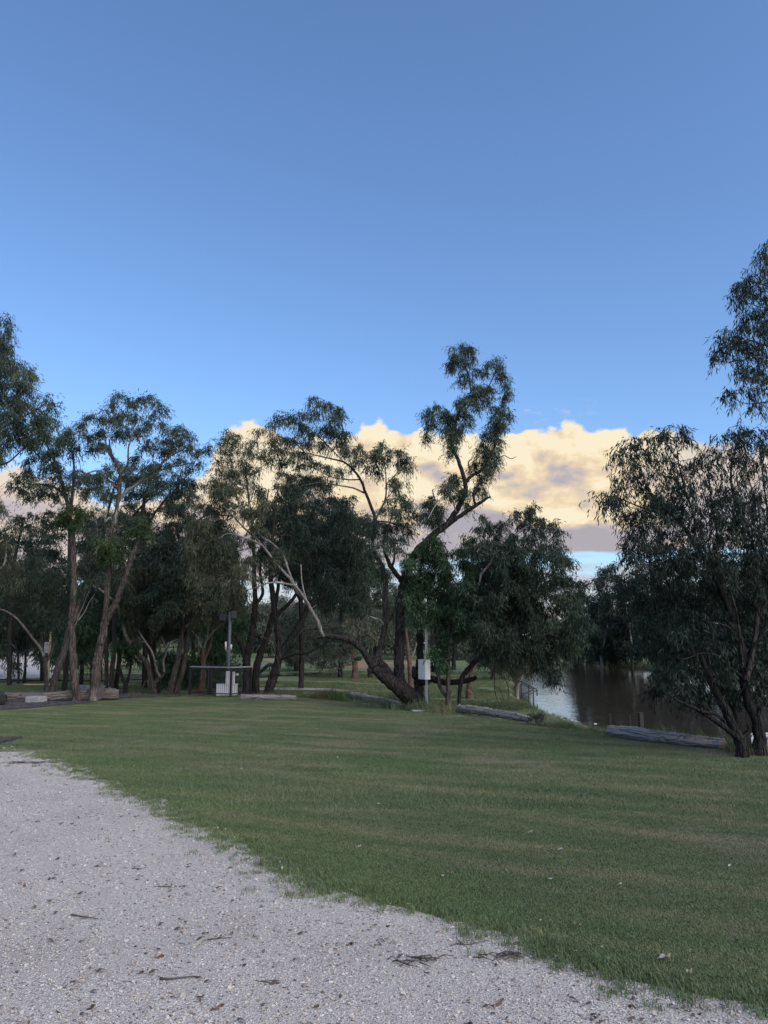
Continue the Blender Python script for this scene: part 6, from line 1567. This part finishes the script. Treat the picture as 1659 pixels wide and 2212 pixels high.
# handrail stepping down to the river
ja = at(1100, 1458, 62); jb = at(1160, 1488, 50)
hr = thing('handrail', (ja[0], ja[1], gz(ja[0], ja[1])), 'dark timber handrail stepping down the bank to the river landing', 'handrail')
for k_, (o1, o2) in enumerate((((1099, 1457, 62), (1160, 1490, 47)), ((1101, 1463, 62), (1152, 1490, 48)))):
    MB().tube([at(*o1), at(*o2)], 0.032, 6).build('rail', M['timber_dark'], hr)
for (px, py, py2, yy) in ((1099, 1456, 1470, 62), (1126, 1471, 1490, 55), (1142, 1480, 1500, 51), (1152, 1485, 1503, 49), (1160, 1489, 1497, 47)):
    MB().tube([at(px, py, yy), at(px, py2 + 6, yy)], 0.036, 6).build('post', M['timber_dark'], hr)
for (a, b) in (((1160, 1490, 47), (1135, 1507, 44)), ((1152, 1490, 48), (1132, 1502, 45)), ((1145, 1492, 49), (1130, 1498, 46))):
    MB().tube([at(*a), at(*b)], 0.03, 6).build('brace', M['timber_dark'], hr)

# post standing in the river, stakes, boat, floating bits
qp = at(1385, 1572, 24.0); ptop = at(1385, 1541, 24.0)
ps = thing('river_post', (qp[0], 24.0, -3.2), 'square dark timber post standing alone in the river', 'post')
MB().box((qp[0], 24.0, (ptop[2] - 3.4) / 2), (0.125, 0.125, ptop[2] + 3.4), 0.2, 0.012).build('post', M['timber_dark'], ps)
MB().box((qp[0], 24.0, ptop[2] + 0.01), (0.14, 0.14, 0.025), 0.2, 0.005).build('cap', M['timber_dark'], ps)
for (px, py, h_, lab) in ((1318, 1581, 0.20, 'short brown stake at the left end of the thick river log'), (1361, 1579, 0.16, 'short brown stake just behind the thick river log')):
    g_ = at(px, py, 16.6)
    tag(MB().tube([(g_[0], g_[1], gz(g_[0], g_[1]) - 0.25), (g_[0] + .01, g_[1], max(gz(g_[0], g_[1]), -.9) + h_ + .25)], [0.026, 0.022], 6).build('stake', M['bark_mid']), lab, 'stake', 'stakes by the thick river log')
# small white boat drawn up behind the bank gum
bc = at(1648, 1616, 13.4)
bo = thing('dinghy', (bc[0], bc[1], gz(bc[0], bc[1])), 'small white dinghy pulled up behind the leaning river trunks', 'boat')
ns = 9; secs = []
for i in range(ns):
    t = i / (ns - 1)
    w_ = 0.48 * math.sin(math.pi * min(1, 0.14 + t * 0.62)) * (1 if t < .8 else 1); h_ = 0.30 + 0.10 * (1 - t)
    if i == 0: w_ = 0.05
    secs.append([(t * 2.2, -w_, h_), (t * 2.2, -w_ * .92, h_ * .55), (t * 2.2, -w_ * .6, 0.03), (t * 2.2, 0, 0), (t * 2.2, w_ * .6, 0.03), (t * 2.2, w_ * .92, h_ * .55), (t * 2.2, w_, h_)])
VV = np.array(secs).reshape(-1, 3)
FF = [(i * 7 + j, i * 7 + j + 1, (i + 1) * 7 + j + 1, (i + 1) * 7 + j) for i in range(ns - 1) for j in range(6)]
FF.append(tuple((ns - 1) * 7 + j for j in range(7)))
ba = R(20)
rot = lambda V_: np.stack([V_[:, 0] * math.cos(ba) - V_[:, 1] * math.sin(ba), V_[:, 0] * math.sin(ba) + V_[:, 1] * math.cos(ba), V_[:, 2]], 1) + np.array([bc[0] - 0.15, bc[1], -0.42])
mesh_obj('hull', rot(VV), FF, M['boat_paint'], bo, True)
for s_ in (0, 6):
    gl = rot(np.array([secs[i][s_] for i in range(ns)]))
    MB().tube(gl, 0.02, 6).build('gunwale', M['boat_paint'], bo, True)
tv = rot(np.array([(1.2, -0.42, 0.26), (1.2, 0.42, 0.26), (1.42, 0.42, 0.26), (1.42, -0.42, 0.26), (1.2, -0.42, 0.235), (1.2, 0.42, 0.235), (1.42, 0.42, 0.235), (1.42, -0.42, 0.235)]))
mesh_obj('thwart', tv, [(0, 1, 2, 3), (7, 6, 5, 4), (0, 4, 5, 1), (1, 5, 6, 2), (2, 6, 7, 3), (3, 7, 4, 0)], M['timber_dark'], bo)
for (px, py, lab) in ((1236, 1557, 'pale floating scrap on the dark water, the left of two'), (1286, 1564, 'pale floating scrap on the dark water, the right of two')):
    d = ray(px, py); t = (WATER_Z - EYE) / d[2]; p = d * t
    tag(MB().box((p[0], p[1], WATER_Z + 0.012), (0.13, 0.05, 0.03), 0.1, 0.01).build('floating_scrap', M['white_paint']), lab, 'scrap', 'pale scraps floating on the river')

# sticks and leaves lying on the gravel and the grass
def stick(px, py, length, ang, r, label, seed, bend=0.15, forks=0):
    rg = np.random.default_rng(seed)
    g_ = G(px, py)
    n = 7; r *= 0.72; length *= 0.9
    t = np.linspace(-0.5, 0.5, n)
    d = np.array([math.cos(ang), math.sin(ang)]); nn_ = np.array([-d[1], d[0]])
    off = np.cumsum(rg.normal(0, bend * length / n, n)); off -= off.mean()
    XY = g_[:2] + t[:, None] * length * d + off[:, None] * nn_
    P = np.column_stack([XY, height(XY[:, 0], XY[:, 1]) + 0.006 + r + rg.uniform(0, r * 1.5, n)])
    mb = MB().tube(catmull(P, 3), np.linspace(r * 1.2, r * .5, 3 * (n - 1) + 1), 6, True, 0.08, rg)
    for k_ in range(forks):
        a = P[rg.integers(1, n - 1)]
        e = a + np.array([*(rg.normal(0, 0.35 * length, 2)), 0.01]); e[2] = height(e[0], e[1]) + 0.012 + r
        m_ = (a + e) / 2 + rg.normal(0, .03, 3) * length; m_[2] = max(m_[2], height(m_[0], m_[1]) + 0.01)
        mb.tube([a, m_, e], [r * .7, r * .5, r * .25], 5)
    tag(mb.build('stick', M['stick'], None, True), label, 'stick', 'sticks lying on the gravel')


stick(183, 1986, 0.24, R(-22), .006, 'dark straight stick on the gravel at lower left', 1, .12, 1)
stick(370, 1919, 0.26, R(4), .005, 'thin flat twig with a frayed end in the middle of the gravel', 2, .1, 3)
stick(390, 2118, 0.22, R(20), .006, 'crooked black twig near the bottom of the gravel', 3, .35, 2)
stick(475, 2033, 0.16, R(14), .004, 'short pointed twig between the crooked twig and the lawn edge', 4, .15, 0)
stick(575, 2128, 0.14, R(-20), .004, 'tiny pale-brown twig low on the gravel right of the crooked one', 5, .2, 1)
stick(1015, 2012 + 30, 0.26, R(12), .0035, 'long wavy twig on the gravel just below the lawn edge', 6, .3, 2)
stick(700, 1880, 0.13, R(-5), .004, 'small twig by the lawn edge on the upper gravel', 7, .15, 1)
stick(300, 1880, 0.12, R(2), .004, 'small twig left of the frayed twig', 8, .15, 0)
# two mats of shed twigs and bark
for (px, py, w_, lab, seed) in ((1100, 2074, 0.15, 'tangled heap of dry twigs on the gravel, the right of two', 21), (905, 2083, 0.13, 'small heap of dry twigs on the gravel, the left of two', 22), (60, 1650, 0.40, 'dark scrap heap of bark on the far gravel at the left', 23)):
    rg = np.random.default_rng(seed); g_ = G(px, py); mb = MB()
    for k_ in range(20):
        a = g_[:2] + rg.normal(0, 1, 2) * np.array([w_ * .5, w_ * .2]); an = rg.normal(0, .5); l_ = rg.uniform(.04, .14) * w_ / .3
        z0 = float(height(*a)) + 0.012
        mb.tube([(a[0] - math.cos(an) * l_, a[1] - math.sin(an) * l_, z0 + rg.uniform(0, .012)), (a[0], a[1] + rg.normal(0, .01), z0 + rg.uniform(0.004, .025)), (a[0] + math.cos(an) * l_, a[1] + math.sin(an) * l_, z0 + rg.uniform(0, .012))], [.0032, .003, .0015], 4)
    tag(mb.build('twig_heap', M['stick'], None, True), lab, 'twig heap', 'heaps of dry twigs on the gravel')
# fallen pale leaves on the grass
lv = [(1435, 2080, 'largest pale fallen leaf on the grass at lower right'), (1490, 2114, 'pale curled leaf below the largest leaf at lower right'), (1104, 1892, 'pale leaf on the grass in the lower middle of the lawn'), (972, 1893, 'pale leaf left of the one in the lower middle'), (852, 1880, 'small pale leaf nearest the gravel edge in the middle'),
      (774, 1838, 'small pale leaf on the bright grass strip by the gravel'), (1145, 1805, 'pale leaf far out on the right of the lawn'), (640, 1608, 'tiny pale leaf near the middle of the far lawn'), (200, 1677, 'tiny pale leaf on the left lawn'), (1247, 2008, 'pale upright leaf near the lower lawn edge'), (1300, 1610, 'tiny pale leaf below the thick river log')]
for i, (px, py, lab) in enumerate(lv):
    rg = np.random.default_rng(500 + i); g_ = G(px, py); a = rg.uniform(-.5, .5); L_ = 0.042 if i else 0.07
    t = np.linspace(-.5, .5, 6)
    w_ = 0.012 * np.cos(t * math.pi * .96) * (1.5 if i == 0 else 1)
    top_ = np.stack([t * L_, w_, 0.028 + 0.012 * np.cos(t * 5 + i)], 1); bot_ = np.stack([t * L_, -w_, 0.040 + 0.012 * np.sin(t * 5 + i)], 1); mid_ = np.stack([t * L_, 0 * t, 0.030 + 0 * t], 1)
    VV = np.vstack([top_, mid_, bot_]); VV = np.stack([VV[:, 0] * math.cos(a) - VV[:, 1] * math.sin(a), VV[:, 0] * math.sin(a) + VV[:, 1] * math.cos(a), VV[:, 2]], 1) + g_
    FF = [(j, j + 1, 6 + j + 1, 6 + j) for j in range(5)] + [(6 + j, 6 + j + 1, 12 + j + 1, 12 + j) for j in range(5)]
    tag(mesh_obj('fallen_leaf', VV, FF, M['dead_leaf']), lab, 'leaf', 'pale leaves fallen on the lawn')

# ------------------------------------------------------------------ grass, weeds and loose stones
def proto_mesh(name, V, Fc, mat, tint=None):
    me = bpy.data.meshes.new(name)
    me.from_pydata([tuple(map(float, v)) for v in V], [], Fc)
    if tint is not None:
        a = me.attributes.new('tint', 'FLOAT', 'POINT'); a.data.foreach_set('value', np.asarray(tint, np.float32))
    me.materials.append(mat)
    return me


def tuft(name, n, rad, h0, h1, w, mat, seed, lean=0.5, seg=2):
    rg = np.random.default_rng(seed); V = []; Fc = []; T = []
    for i in range(n):
        b = rg.normal(0, rad * .5, 2); az_ = rg.uniform(0, 6.28); h = rg.uniform(h0, h1); ln = rg.uniform(0.1, lean) * h
        d = np.array([math.cos(az_), math.sin(az_)]); p = np.array([-d[1], d[0]]) * w * rg.uniform(.6, 1.2)
        k_ = len(V); tt = np.clip(rg.normal(.5, .22), 0, 1)
        if seg == 2:
            m_ = b + d * ln * .35; e = b + d * ln
            V += [(*(b - p / 2), -0.01), (*(b + p / 2), -0.01), (*(m_ + p * .4), h * .6), (*(m_ - p * .4), h * .6), (*e, h)]
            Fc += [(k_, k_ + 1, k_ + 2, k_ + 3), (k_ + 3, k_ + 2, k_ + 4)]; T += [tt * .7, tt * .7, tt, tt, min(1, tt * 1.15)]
        else:
            e = b + d * ln
            V += [(*(b - p / 2), -0.005), (*(b + p / 2), -0.005), (*e, h)]
            Fc += [(k_, k_ + 1, k_ + 2)]; T += [tt * .75, tt * .75, tt]
    return proto_mesh(name, V, Fc, mat, T)


def scatter(name, protos_, P, rz, s, idx, mat_slot=None):
    """instances of small meshes on points; the points mesh is the object"""
    me = bpy.data.meshes.new(name)
    me.vertices.add(len(P)); me.vertices.foreach_set('co', np.asarray(P, np.float32).ravel())
    for k_, a, ty in (('rz', rz, 'FLOAT'), ('sc', s, 'FLOAT'), ('idx', idx, 'INT')):
        at_ = me.attributes.new(k_, ty, 'POINT')
        at_.data.foreach_set('value', np.asarray(a, np.float32 if ty == 'FLOAT' else np.int32))
    o = bpy.data.objects.new(name, me); col.objects.link(o)
    cc = bpy.data.collections.new(name + '_kinds')
    for i, pm_ in enumerate(protos_):
        cc.objects.link(bpy.data.objects.new('%s_kind_%02d' % (name, i), pm_))
    ng = bpy.data.node_groups.new(name, 'GeometryNodeTree')
    ng.interface.new_socket('Geometry', in_out='INPUT', socket_type='NodeSocketGeometry')
    ng.interface.new_socket('Geometry', in_out='OUTPUT', socket_type='NodeSocketGeometry')
    N = ng.nodes; Lk = ng.links
    gi = N.new('NodeGroupInput'); go = N.new('NodeGroupOutput')
    ci = N.new('GeometryNodeCollectionInfo'); ci.inputs['Collection'].default_value = cc
    ci.inputs['Separate Children'].default_value = True; ci.inputs['Reset Children'].default_value = True
    iop = N.new('GeometryNodeInstanceOnPoints'); iop.inputs['Pick Instance'].default_value = True
    def attr(n_, ty):
        a = N.new('GeometryNodeInputNamedAttribute'); a.data_type = ty; a.inputs[0].default_value = n_
        return a.outputs[0]
    cx2 = N.new('ShaderNodeCombineXYZ')
    Lk.new(attr('rz', 'FLOAT'), cx2.inputs[2])
    e2r = N.new('FunctionNodeEulerToRotation'); Lk.new(cx2.outputs[0], e2r.inputs[0])
    Lk.new(gi.outputs[0], iop.inputs['Points']); Lk.new(ci.outputs[0], iop.inputs['Instance'])
    Lk.new(attr('idx', 'INT'), iop.inputs['Instance Index']); Lk.new(e2r.outputs[0], iop.inputs['Rotation']); Lk.new(attr('sc', 'FLOAT'), iop.inputs['Scale'])
    Lk.new(iop.outputs[0], go.inputs[0])
    md = o.modifiers.new('scatter', 'NODES'); md.node_group = ng
    return tag(o, kind='stuff')


rgs = np.random.default_rng(99)
def in_view(x, y, m=0.1):
    return np.abs(x) < (0.5 + m) * y + 0.8

# mown grass: denser and finer near the camera
def lawn_points(n, y0, y1, power=1.0):
    y = y0 + (y1 - y0) * rgs.random(n) ** power
    x = rgs.uniform(-0.62, 0.62, n) * y * 1.0
    l = gravel_edge(y); ok = (x < lawn_right(y) + 0.1) & (x > -27)
    near = y < 14.2
    fuzz = rgs.exponential(0.07, n) - 0.05
    patch = vn3(x * 1.3, y * 1.3) + vn2(x * 4, y * 4) * .5
    d_ = x - l
    thin = rgs.random(n) < np.clip((d_ + 0.02) / 0.42 + patch * 0.9, 0.0, 1.0)
    ok &= ~near | ((d_ > -0.03) & thin) | ((d_ > -0.6) & (patch > 0.34 + 0.35 * -d_) & (rgs.random(n) < .6))
    ok &= near | (y < 21.3) | (x > mulch_edge(y) + 0.02)
    ok &= ~((y > 13.6) & (y < 15.6) & (x < pm[0] + 0.1))
    # thin, worn spots
    worn = (vn1(x * .7 + 5, y * .7) > 0.33) & (rgs.random(n) < 0.45)
    ok &= ~worn
    return x[ok], y[ok]

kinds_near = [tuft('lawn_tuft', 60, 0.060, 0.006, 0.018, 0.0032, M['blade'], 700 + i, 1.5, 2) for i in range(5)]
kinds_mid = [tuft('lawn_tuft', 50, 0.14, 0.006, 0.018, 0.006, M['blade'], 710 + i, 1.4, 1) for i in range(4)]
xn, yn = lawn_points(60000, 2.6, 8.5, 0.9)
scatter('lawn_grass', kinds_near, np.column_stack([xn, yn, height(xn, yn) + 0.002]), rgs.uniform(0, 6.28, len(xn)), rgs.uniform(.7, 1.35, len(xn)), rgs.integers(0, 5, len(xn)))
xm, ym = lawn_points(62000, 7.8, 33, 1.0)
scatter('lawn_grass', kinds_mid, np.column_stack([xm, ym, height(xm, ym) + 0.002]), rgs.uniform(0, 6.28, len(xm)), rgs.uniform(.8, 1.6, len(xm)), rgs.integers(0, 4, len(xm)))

# ragged taller tufts along the gravel edge and stray ones on the gravel
ke = [tuft('edge_tuft', 40, 0.07, 0.012, 0.045, 0.0038, M['blade'], 720 + i, 1.3, 2) for i in range(4)]
ye = 2.8 + 11 * rgs.random(1500) ** 1.6
xe = gravel_edge(ye) + rgs.normal(0.10, 0.14, len(ye)) - np.where(vn2(ye * 3, 1.0) > 0.2, rgs.exponential(0.12, len(ye)), 0)
scatter('edge_grass', ke, np.column_stack([xe, ye, height(xe, ye) + 0.004]), rgs.uniform(0, 6.28, len(xe)), rgs.uniform(.5, 1.2, len(xe)), rgs.integers(0, 4, len(xe)))

# long weeds on the bank behind the lawn crest
kw = [tuft('weed_clump', 40, 0.16, 0.08, 0.34, 0.009, M['weed'], 730 + i, 0.9, 2) for i in range(5)]
def along(pxs, n, spread_y, spread_x=0.0):
    P = np.array([ground(*p)[:2] for p in pxs])
    seg = np.linalg.norm(np.diff(P, axis=0), axis=1); cum = np.r_[0, np.cumsum(seg)]
    t = rgs.random(n) * cum[-1]
    x = np.interp(t, cum, P[:, 0]); y = np.interp(t, cum, P[:, 1])
    T = np.gradient(P, axis=0)
    return x + rgs.normal(0, spread_x + 0.05, n), y + np.abs(rgs.normal(0, spread_y, n))
wx = []; wyy = []; ws = []
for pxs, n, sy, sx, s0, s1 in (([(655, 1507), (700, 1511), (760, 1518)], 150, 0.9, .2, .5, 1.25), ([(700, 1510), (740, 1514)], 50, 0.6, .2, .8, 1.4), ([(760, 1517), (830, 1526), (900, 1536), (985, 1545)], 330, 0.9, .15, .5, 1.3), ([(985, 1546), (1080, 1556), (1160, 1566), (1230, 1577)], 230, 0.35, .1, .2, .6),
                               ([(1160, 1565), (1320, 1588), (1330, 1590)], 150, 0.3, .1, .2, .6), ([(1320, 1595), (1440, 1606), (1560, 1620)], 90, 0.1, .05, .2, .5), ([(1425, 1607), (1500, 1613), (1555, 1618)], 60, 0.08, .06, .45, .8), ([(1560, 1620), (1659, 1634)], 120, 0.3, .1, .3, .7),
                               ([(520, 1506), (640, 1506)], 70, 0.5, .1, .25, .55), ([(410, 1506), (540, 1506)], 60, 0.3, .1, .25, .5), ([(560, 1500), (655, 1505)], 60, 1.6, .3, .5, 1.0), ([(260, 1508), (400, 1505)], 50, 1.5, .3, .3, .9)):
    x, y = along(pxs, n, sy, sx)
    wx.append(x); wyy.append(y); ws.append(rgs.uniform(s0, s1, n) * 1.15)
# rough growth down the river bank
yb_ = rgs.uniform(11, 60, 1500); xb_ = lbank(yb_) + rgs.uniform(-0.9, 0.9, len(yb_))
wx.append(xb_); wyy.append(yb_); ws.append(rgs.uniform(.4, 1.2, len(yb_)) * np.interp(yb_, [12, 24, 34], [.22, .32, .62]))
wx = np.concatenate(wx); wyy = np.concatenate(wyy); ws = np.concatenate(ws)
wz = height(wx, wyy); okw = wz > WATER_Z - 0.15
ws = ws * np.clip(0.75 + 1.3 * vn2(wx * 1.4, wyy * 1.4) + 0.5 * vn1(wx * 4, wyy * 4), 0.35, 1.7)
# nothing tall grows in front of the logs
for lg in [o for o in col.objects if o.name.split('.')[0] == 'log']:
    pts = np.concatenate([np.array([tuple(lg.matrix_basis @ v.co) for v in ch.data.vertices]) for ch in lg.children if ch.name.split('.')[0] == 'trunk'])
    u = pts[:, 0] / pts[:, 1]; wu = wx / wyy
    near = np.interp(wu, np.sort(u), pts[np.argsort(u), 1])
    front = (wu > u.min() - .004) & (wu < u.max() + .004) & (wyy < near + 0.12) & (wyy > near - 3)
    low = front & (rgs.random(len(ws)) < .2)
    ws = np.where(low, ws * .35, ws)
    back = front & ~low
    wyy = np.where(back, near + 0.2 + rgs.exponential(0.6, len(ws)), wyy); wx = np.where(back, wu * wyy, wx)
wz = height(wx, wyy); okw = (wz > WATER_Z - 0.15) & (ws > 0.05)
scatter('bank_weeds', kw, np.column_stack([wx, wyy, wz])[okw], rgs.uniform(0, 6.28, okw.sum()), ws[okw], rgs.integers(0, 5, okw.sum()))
# rough grass on the terraces beyond
kr = [tuft('rough_tuft', 36, 0.28, 0.03, 0.11, 0.016, M['weed'], 740 + i, 1.2, 1) for i in range(4)]
yr = rgs.uniform(27, 75, 30000); xr_ = rgs.uniform(-0.6, 0.35, len(yr)) * yr
okr = (xr_ < lbank(yr) - 0.3) & (xr_ > np.where(yr < 37, mulch_edge(yr) + .2, -99)) & ((yr > 33) | (xr_ > lawn_right(yr) + .1)) & (vn1(xr_ * .3, yr * .3) > -0.25)
xr_ = xr_[okr]; yr = yr[okr]
pond_d = (yr > 53) & (yr < 68) & (xr_ < -6)
xr_ = xr_[~pond_d]; yr = yr[~pond_d]
scatter('rough_grass', kr, np.column_stack([xr_, yr, height(xr_, yr)]), rgs.uniform(0, 6.28, len(yr)), rgs.uniform(.6, 1.3, len(yr)), rgs.integers(0, 4, len(yr)))


def pebble(seed):
    rg = np.random.default_rng(seed)
    import bmesh
    bm = bmesh.new(); bmesh.ops.create_icosphere(bm, subdivisions=1, radius=1.0)
    V = np.array([tuple(v.co) for v in bm.verts]); Fc = [tuple(v.index for v in f.verts) for f in bm.faces]; bm.free()
    V = V * rg.uniform(.72, 1.2, (len(V), 1)) * np.array([rg.uniform(.8, 1.4), rg.uniform(.7, 1.1), rg.uniform(.45, .8)])
    return proto_mesh('pebble', V, Fc, M['stone'])
kp = [pebble(800 + i) for i in range(8)]
n = 170000
yg = 2.5 + 12.5 * rgs.random(n) ** 1.6; xg = rgs.uniform(-0.62, 0.62, n) * yg
okg = xg < gravel_edge(yg) + np.abs(rgs.normal(0, 0.13, n))
xg = xg[okg]; yg = yg[okg]
sg = np.clip(rgs.lognormal(math.log(0.0034), 0.42, len(xg)), .0016, .016) * (0.85 + yg * 0.05)
scatter('loose_gravel', kp, np.column_stack([xg, yg, height(xg, yg) + 0.006 + sg * .25]), rgs.uniform(0, 6.28, len(xg)), sg, rgs.integers(0, 8, len(xg)))
# shed leaves and bark bits lying about on the gravel and the grass
def bit(seed, mat):
    rg = np.random.default_rng(seed); n_ = 5; t = np.linspace(-.5, .5, n_); w_ = .16 * np.cos(t * 2.9) + .02
    V = np.vstack([np.column_stack([t, w_ + .06 * np.sin(t * 3), .10 + .15 * np.cos(t * 4 + seed)]), np.column_stack([t, -w_ + .06 * np.sin(t * 3), .16 + .12 * np.sin(t * 5 + seed)])])
    return proto_mesh('litter_bit', V, [(j, j + 1, n_ + j + 1, n_ + j) for j in range(n_ - 1)], mat)
kb = [bit(i, M[k_]) for i, k_ in enumerate(('stick', 'stick', 'dead_leaf', 'bark_red', 'dead_leaf'))]
n = 5200
yl = 2.6 + 12 * rgs.random(n) ** 1.5; xl_ = rgs.uniform(-0.62, 0.62, n) * yl
dl = xl_ - gravel_edge(yl)
clump = vn2(xl_ * 1.6 + 3, yl * 1.6) + .6 * vn1(xl_ * 5, yl * 5)
okl = (rgs.random(n) < np.where(dl < 0.2, np.clip(.25 + 1.3 * clump, .04, 1), .03))
xl_ = xl_[okl]; yl = yl[okl]; dl = dl[okl]
scatter('leaf_litter', kb, np.column_stack([xl_, yl, height(xl_, yl) + np.where(dl < .1, .008, .018)]), rgs.uniform(0, 6.28, len(xl_)), rgs.uniform(.018, .055, len(xl_)), rgs.integers(0, 5, len(xl_)))
# bark chips on the mulch
def chip(seed):
    rg = np.random.default_rng(seed)
    V, Fc = MB().box((0, 0, 0.3), (2.6, .8, .35), 0, .12).v[0], None
    mbx = MB().box((0, 0, 0.3), (2.6, .8, .35), 0, .12)
    return proto_mesh('chip', mbx.v[0] * rg.uniform(.8, 1.2, (len(mbx.v[0]), 1)), mbx.f, M['mulch'])
kc = [chip(900 + i) for i in range(3)]
n = 9000
ymu = rgs.uniform(21.5, 36, n); xmu = rgs.uniform(-0.62, 0, n) * ymu
okm = xmu < mulch_edge(ymu) + .05
xmu = xmu[okm]; ymu = ymu[okm]
xp2 = pm[0] - np.abs(rgs.normal(0, .35, 500)) + .15; yp2 = pm[1] + rgs.uniform(-.75, .75, 500)
xmu = np.r_[xmu, xp2]; ymu = np.r_[ymu, yp2]
scatter('bark_chips', kc, np.column_stack([xmu, ymu, height(xmu, ymu) + 0.02]), rgs.uniform(0, 6.28, len(xmu)), rgs.uniform(.012, .04, len(xmu)), rgs.integers(0, 3, len(xmu)))

# shrub at the end of the thin log
tree('shrub', 'small grey twiggy shrub at the river end of the long thin log', 'shrub', None,
     [('stem', 'bark_mid', [(1158, 1566, 1.2), (1157, 1556, 1), (1155, 1545, .6)], 0, 0), ('stem', 'bark_mid', [(1162, 1566, 1), (1166, 1555, .8), (1170, 1545, .5)], 0, 0)],
     [(1150, 1550, 9, 9), (1160, 1545, 10, 9), (1170, 1550, 9, 8), (1158, 1557, 12, 7), (1174, 1558, 7, 6), (1144, 1558, 6, 6)], 'leaf_grey', 0.05, 0.010, 1.1, 0.15, 95, -0.4, twigs=6)
